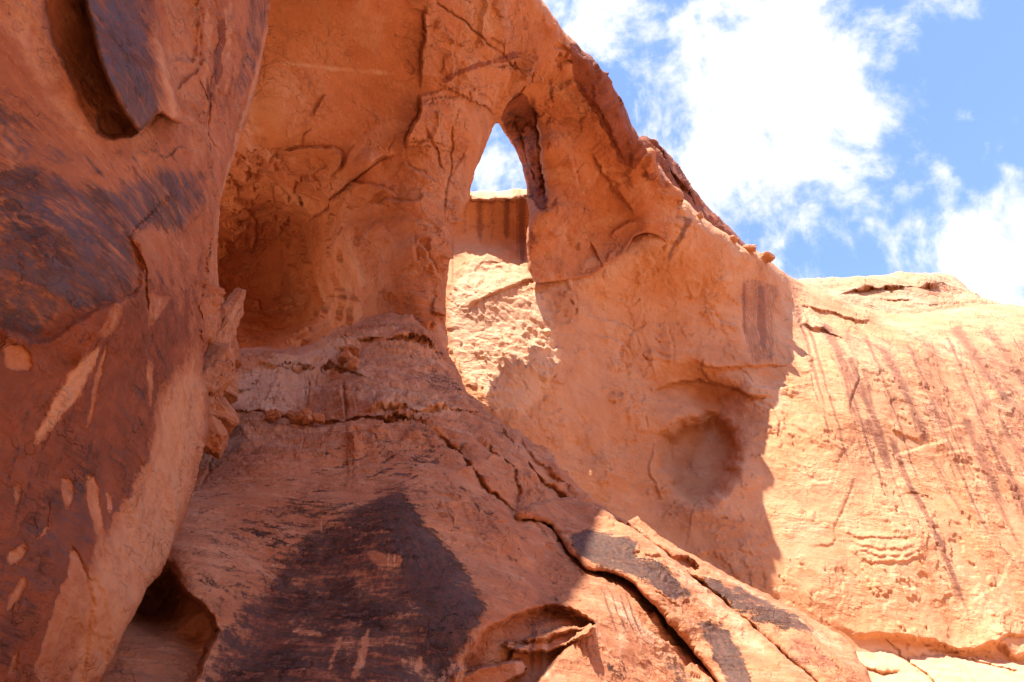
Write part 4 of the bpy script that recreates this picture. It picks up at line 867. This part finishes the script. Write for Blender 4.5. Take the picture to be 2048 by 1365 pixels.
    def slab(nm, poly, dsh, seed, fn, roll, label, thick=1.2):
        q = Sheet(poly, [(x, y, d - dsh * min(1, d / 18.)) for x, y, d in ctrl], (990, 1830), (940, 1480), seed=seed, rough=7, smooth=1)
        fn(q)
        def hk(P, z): return .16 * fbm(P, .25, 3, .5, seed) + .035 * fbm(P, 1.2, 4, .55, 32) + ledges(P, .9, .16, seed + 2., (.35, .25, 1.), 1.5, .05, .35) + ledges(P, 3.2, .05, 35., (-.3, .3, 1.), 1.3, .1, .5)
        c = q.finish(nm, M_butt, parent=o, roll=roll, thick=thick, lat=.35, origin=(0, 16, 0), hook=hk); c['label'] = label
    def f1(s):
        s.flakes([(1050, 1020), (1200, 1020), (1400, 1200), (1560, 1400), (1450, 1340), (1200, 1120)], 45, (15, 55), (.04, .16), 30, 20, 20, L=(6, 16))
        s.crack([(1060, 1052), (1110, 1070), (1150, 1060)], 4, .3); s.crack([(1260, 1112), (1300, 1115), (1330, 1125)], 2.5, .3); s.step([(1385, 1200), (1360, 1215), (1335, 1202), (1300, 1180)], .12, 30, 3)
        s.att['rust'] += .16
        s.paint('varnish', [(1130, 1075), (1180, 1058), (1245, 1070), (1280, 1100), (1262, 1112), (1330, 1140), (1385, 1195), (1370, 1208), (1340, 1200), (1290, 1165), (1260, 1150), (1200, 1140), (1160, 1115)], .82, 9)
        s.paint('varnish', [(1380, 1240), (1420, 1245), (1470, 1275), (1480, 1310), (1500, 1340), (1505, 1400), (1470, 1390), (1430, 1330), (1400, 1270)], .82, 9)
        s.paint('pale', [(1250, 1060), (1330, 1100), (1440, 1200), (1560, 1320), (1500, 1320), (1390, 1210), (1330, 1130)], .5, 14)
    def f2(s):
        s.flakes([(1260, 1060), (1460, 1165), (1690, 1290), (1700, 1380), (1500, 1240), (1330, 1110)], 45, (15, 60), (.04, .16), 30, 14, 21, L=(6, 16))
        s.push([(1325, 1128), (1365, 1112), (1398, 1135), (1385, 1150), (1355, 1153)], -.7, 4)
        s.att['rust'] += .12
        s.paint('varnish', [(1395, 1150), (1450, 1160), (1540, 1200), (1640, 1260), (1625, 1270), (1560, 1260), (1500, 1240), (1430, 1195)], .72, 12)
        s.paint('rust', [(1440, 1200), (1540, 1265), (1640, 1280), (1690, 1330), (1640, 1360), (1560, 1320), (1480, 1240)], .5, 20)
        s.paint('pale', [(1292, 1066), (1460, 1155), (1690, 1282), (1690, 1310), (1540, 1215), (1400, 1135)], .5, 8)
    up = [(1190, 1005), (1240, 1040), (1296, 1072)]
    slab('overhanging_slab', OV + [(1620, 1440)] + MID[::-1] + [(1240, 1040), (1190, 1012), (1130, 990), (1060, 1010)], .75, 61, f1, (13, .55), 'blue grey patinated slab overhanging a dark crack')
    slab('outer_slab', MID + SK[::-1][:-2], .35, 62, f2, (13, .7), 'pale crested slab along the outer edge with a small overhang')
    return s
S_butt = build_buttress()

# ------------------------------------------------------------------ far dome and the brown knob behind the rim
def build_far():
    poly = [(1540, 600), (1575, 562), (1592, 557), (1645, 557), (1700, 555), (1760, 551), (1800, 546), (1850, 545), (1900, 549), (1922, 562), (1938, 580), (1968, 600), (2000, 605), (2070, 640), (2100, 720), (1540, 720)]
    ctrl = [(1592, 560, 104), (1700, 557, 108), (1850, 548, 110), (1930, 580, 108), (1700, 600, 96), (1850, 600, 98), (1950, 620, 96), (1700, 700, 86), (1950, 700, 86), (1560, 640, 90)]
    s = Sheet(poly, ctrl, (1530, 2110), (535, 725), seed=6, rough=4)
    s.step([(1910, 572), (1860, 570), (1800, 576), (1740, 582), (1690, 590), (1670, 600)], 2.6, 20, 4); s.step([(1830, 600), (1780, 606), (1740, 600)], 1.2, 12, 3); s.dent(1720, 595, 50, 12, -5, -1.8)
    s.step([(2000, 612), (1940, 612), (1880, 610), (1800, 618)], .8, 10, 2.5)
    s.paint('rust', [(1915, 570), (1860, 568), (1820, 572), (1840, 590), (1900, 590), (1925, 580)], .5, 8); s.stroke('rust', [(1640, 580), (1700, 585), (1760, 580), (1830, 572)], 5, .45)
    s.paint('pale', [(1780, 600), (1900, 600), (1950, 620), (1800, 625)], .35, 10)
    o = s.finish('sandstone_dome', M_far, roll=(20, 8), thick=20, lat=.2, origin=tuple(U(1750., 700., 95.) * np.array((1, 1, 0))), hook=lambda P, q: .9 * fbm(P, .07, 4, .5, 41) + ledges(P, .35, .8, 42., (.05, .1, 1.), 1.0, .2, .1))
    tag(o, 'low rounded sandstone dome under the clouds on the right skyline', 'rock dome')
    poly = [(1262, 300), (1277, 272), (1298, 279), (1325, 298), (1350, 322), (1368, 345), (1386, 380), (1402, 402), (1440, 436), (1472, 470), (1492, 492), (1512, 530), (1420, 520), (1330, 430)]
    ctrl = [(1277, 275, 62), (1350, 325, 65), (1400, 402, 68), (1480, 480, 71), (1280, 320, 60), (1340, 380, 62), (1400, 450, 65), (1480, 520, 69)]
    s = Sheet(poly, ctrl, (1250, 1520), (260, 540), seed=7, rough=5)
    s.att['rust'] += .95; s.step([(1400, 425), (1360, 370), (1330, 320), (1300, 290)], 1.2, 16, 3); s.crack([(1290, 285), (1330, 330), (1380, 400)], 4, 1.0)  # darkened all over: the knob's shade is put into its colour
    o = s.finish('rock_outcrop', M_arch, roll=(16, 3), thick=8, lat=.1, origin=tuple(U(1380., 480., 66.) * np.array((1, 1, 0))), hook=lambda P, q: .6 * fbm(P, .2, 4, .55, 51) + ledges(P, .6, .5, 52., (.3, .2, 1.), 1.0, .3, .2))
    tag(o, 'dark reddish rock knob rising behind the arch skyline', 'rock knob')
build_far()

# ------------------------------------------------------------------ loose boulders
def make_boulder(name, px, py, d, w, h, dp, rot, seed, mat, label, group=None, tilt=0.):
    rr = random.Random(seed); bm = bmesh.new()
    bmesh.ops.create_cube(bm, size=1.0)
    for k in range(10):
        n = Vector((rr.uniform(-1, 1), rr.uniform(-1, 1), rr.uniform(-1, 1))).normalized()
        g = bmesh.ops.bisect_plane(bm, geom=bm.verts[:] + bm.edges[:] + bm.faces[:], plane_co=n * rr.uniform(.44, .6), plane_no=n, clear_outer=True)
        ed = [e for e in g['geom_cut'] if isinstance(e, bmesh.types.BMEdge)]
        if ed: bmesh.ops.contextual_create(bm, geom=ed)
    bmesh.ops.bevel(bm, geom=bm.edges[:], offset=.018, segments=2, affect='EDGES', profile=.6)
    bmesh.ops.triangulate(bm, faces=bm.faces[:])
    for it in range(3):
        ee = [e for e in bm.edges if e.calc_length() > .10]
        bmesh.ops.subdivide_edges(bm, edges=ee, cuts=1); bmesh.ops.triangulate(bm, faces=bm.faces[:])
    for v in bm.verts: v.co = Vector((v.co.x * w, v.co.y * dp, v.co.z * h))
    bm.normal_update()
    co = np.array([v.co[:] for v in bm.verts]); nn = np.array([v.normal[:] for v in bm.verts])
    S = max(w, h, dp)
    dd = .075 * S * fbm(co + seed * 3.3, 1.8 / S, 4, .55, seed) + .05 * S * (ledges(co + seed, 5 / S, 1., seed, (.2, .2, 1.), 1.0, .5, 1 / S))
    co = co + nn * dd[:, None]
    for v, c in zip(bm.verts, co): v.co = c
    base = -co[:, 2].min()
    for v in bm.verts: v.co.z += base
    me = bpy.data.meshes.new(name); bm.to_mesh(me); bm.free(); me.materials.append(mat)
    for a in ATTRS: me.attributes.new(a, 'FLOAT', 'POINT')
    for p in me.polygons: p.use_smooth = True
    me.set_sharp_from_angle(angle=R(35))
    o = bpy.data.objects.new(name, me); scene.collection.objects.link(o)
    c = U(float(px), float(py), d); o.location = (c[0], c[1], c[2] - base); o.rotation_euler = (tilt * .5, tilt, R(rot))
    tag(o, label, 'boulder', group)
    return o
G = 'blocks wedged in the gap between the left cliff and the buttress'
make_boulder('boulder', 440, 645, 24.0, .62, 2.6, 1.2, 20, 1, M_butt, 'tall upright split block wedged against the edge of the left cliff, under the dark recess', G, .14)
make_boulder('boulder', 414, 742, 21.0, .95, 1.8, 1.2, 50, 22, M_butt, 'rounded brown block hanging below the tall split block at the cliff edge', G, .12)
make_boulder('boulder', 470, 690, 26.5, .6, 1.35, 1.0, 10, 3, M_butt, 'leaning block just right of the tall split block, at the lip of the dark recess', G, -.35)
make_boulder('boulder', 448, 780, 23.4, 1.15, .7, 1.1, 25, 24, M_butt, 'wide angular block with a shadowed underside on the slope below the recess', G, -.35)
make_boulder('boulder', 426, 830, 20.6, 1.1, .75, 1.2, 40, 5, M_butt, 'broad broken block low in the gap, resting above the dark gap bottom', G, .2)
make_boulder('boulder', 418, 872, 18.6, .7, .8, .9, 15, 26, M_butt, 'lowest dark block in the gap, touching the left cliff', G, .15)
G = 'small blocks stacked on the buttress ledge'
make_boulder('boulder', 700, 703, 29.0, .75, .35, .7, 10, 7, M_butt, 'topmost flat block of the little stack on the buttress ledge', G, .0)
make_boulder('boulder', 690, 718, 28.0, .6, .26, .6, -20, 8, M_butt, 'thin middle block of the little stack on the buttress ledge', G, .05)
make_boulder('boulder', 706, 728, 27.4, .42, .4, .5, 35, 9, M_butt, 'lowest cubic block of the little stack on the buttress ledge', G, .0)
G = 'rocks perched along the skyline rim'
make_boulder('boulder', 1531, 514, 62.0, 1.0, .6, 1.0, 20, 10, M_wall, 'rounded rock perched at the lower end of the skyline rim', G, .3)
make_boulder('boulder', 1496, 498, 60.0, 1.1, .35, .8, -10, 11, M_wall, 'flat slab lying on the skyline rim beside the rounded rock', G, .4)
make_boulder('boulder', 1462, 479, 58.5, .7, .4, .8, 30, 12, M_wall, 'angular rock on the skyline rim below the dark knob', G, .4)
make_boulder('boulder', 1398, 431, 55.0, .5, .3, .5, 40, 13, M_wall, 'smallest pale rock on the rim at the foot of the dark knob', G, .5)

# rubble on the buttress shelf
rr = random.Random(77)
for k in range(16):
    px = rr.uniform(450, 640); py = 838 - (px - 450) * .03 + rr.uniform(-8, 6); sz = rr.uniform(.12, .32)
    make_boulder('rock_fragment', px, py, 22.75, sz * 1.5, sz, sz * 1.2, rr.uniform(0, 90), 100 + k, M_butt, 'small broken rock fragment among the rubble on the long shelf across the buttress', 'rubble on the buttress shelf', rr.uniform(-.4, .4))
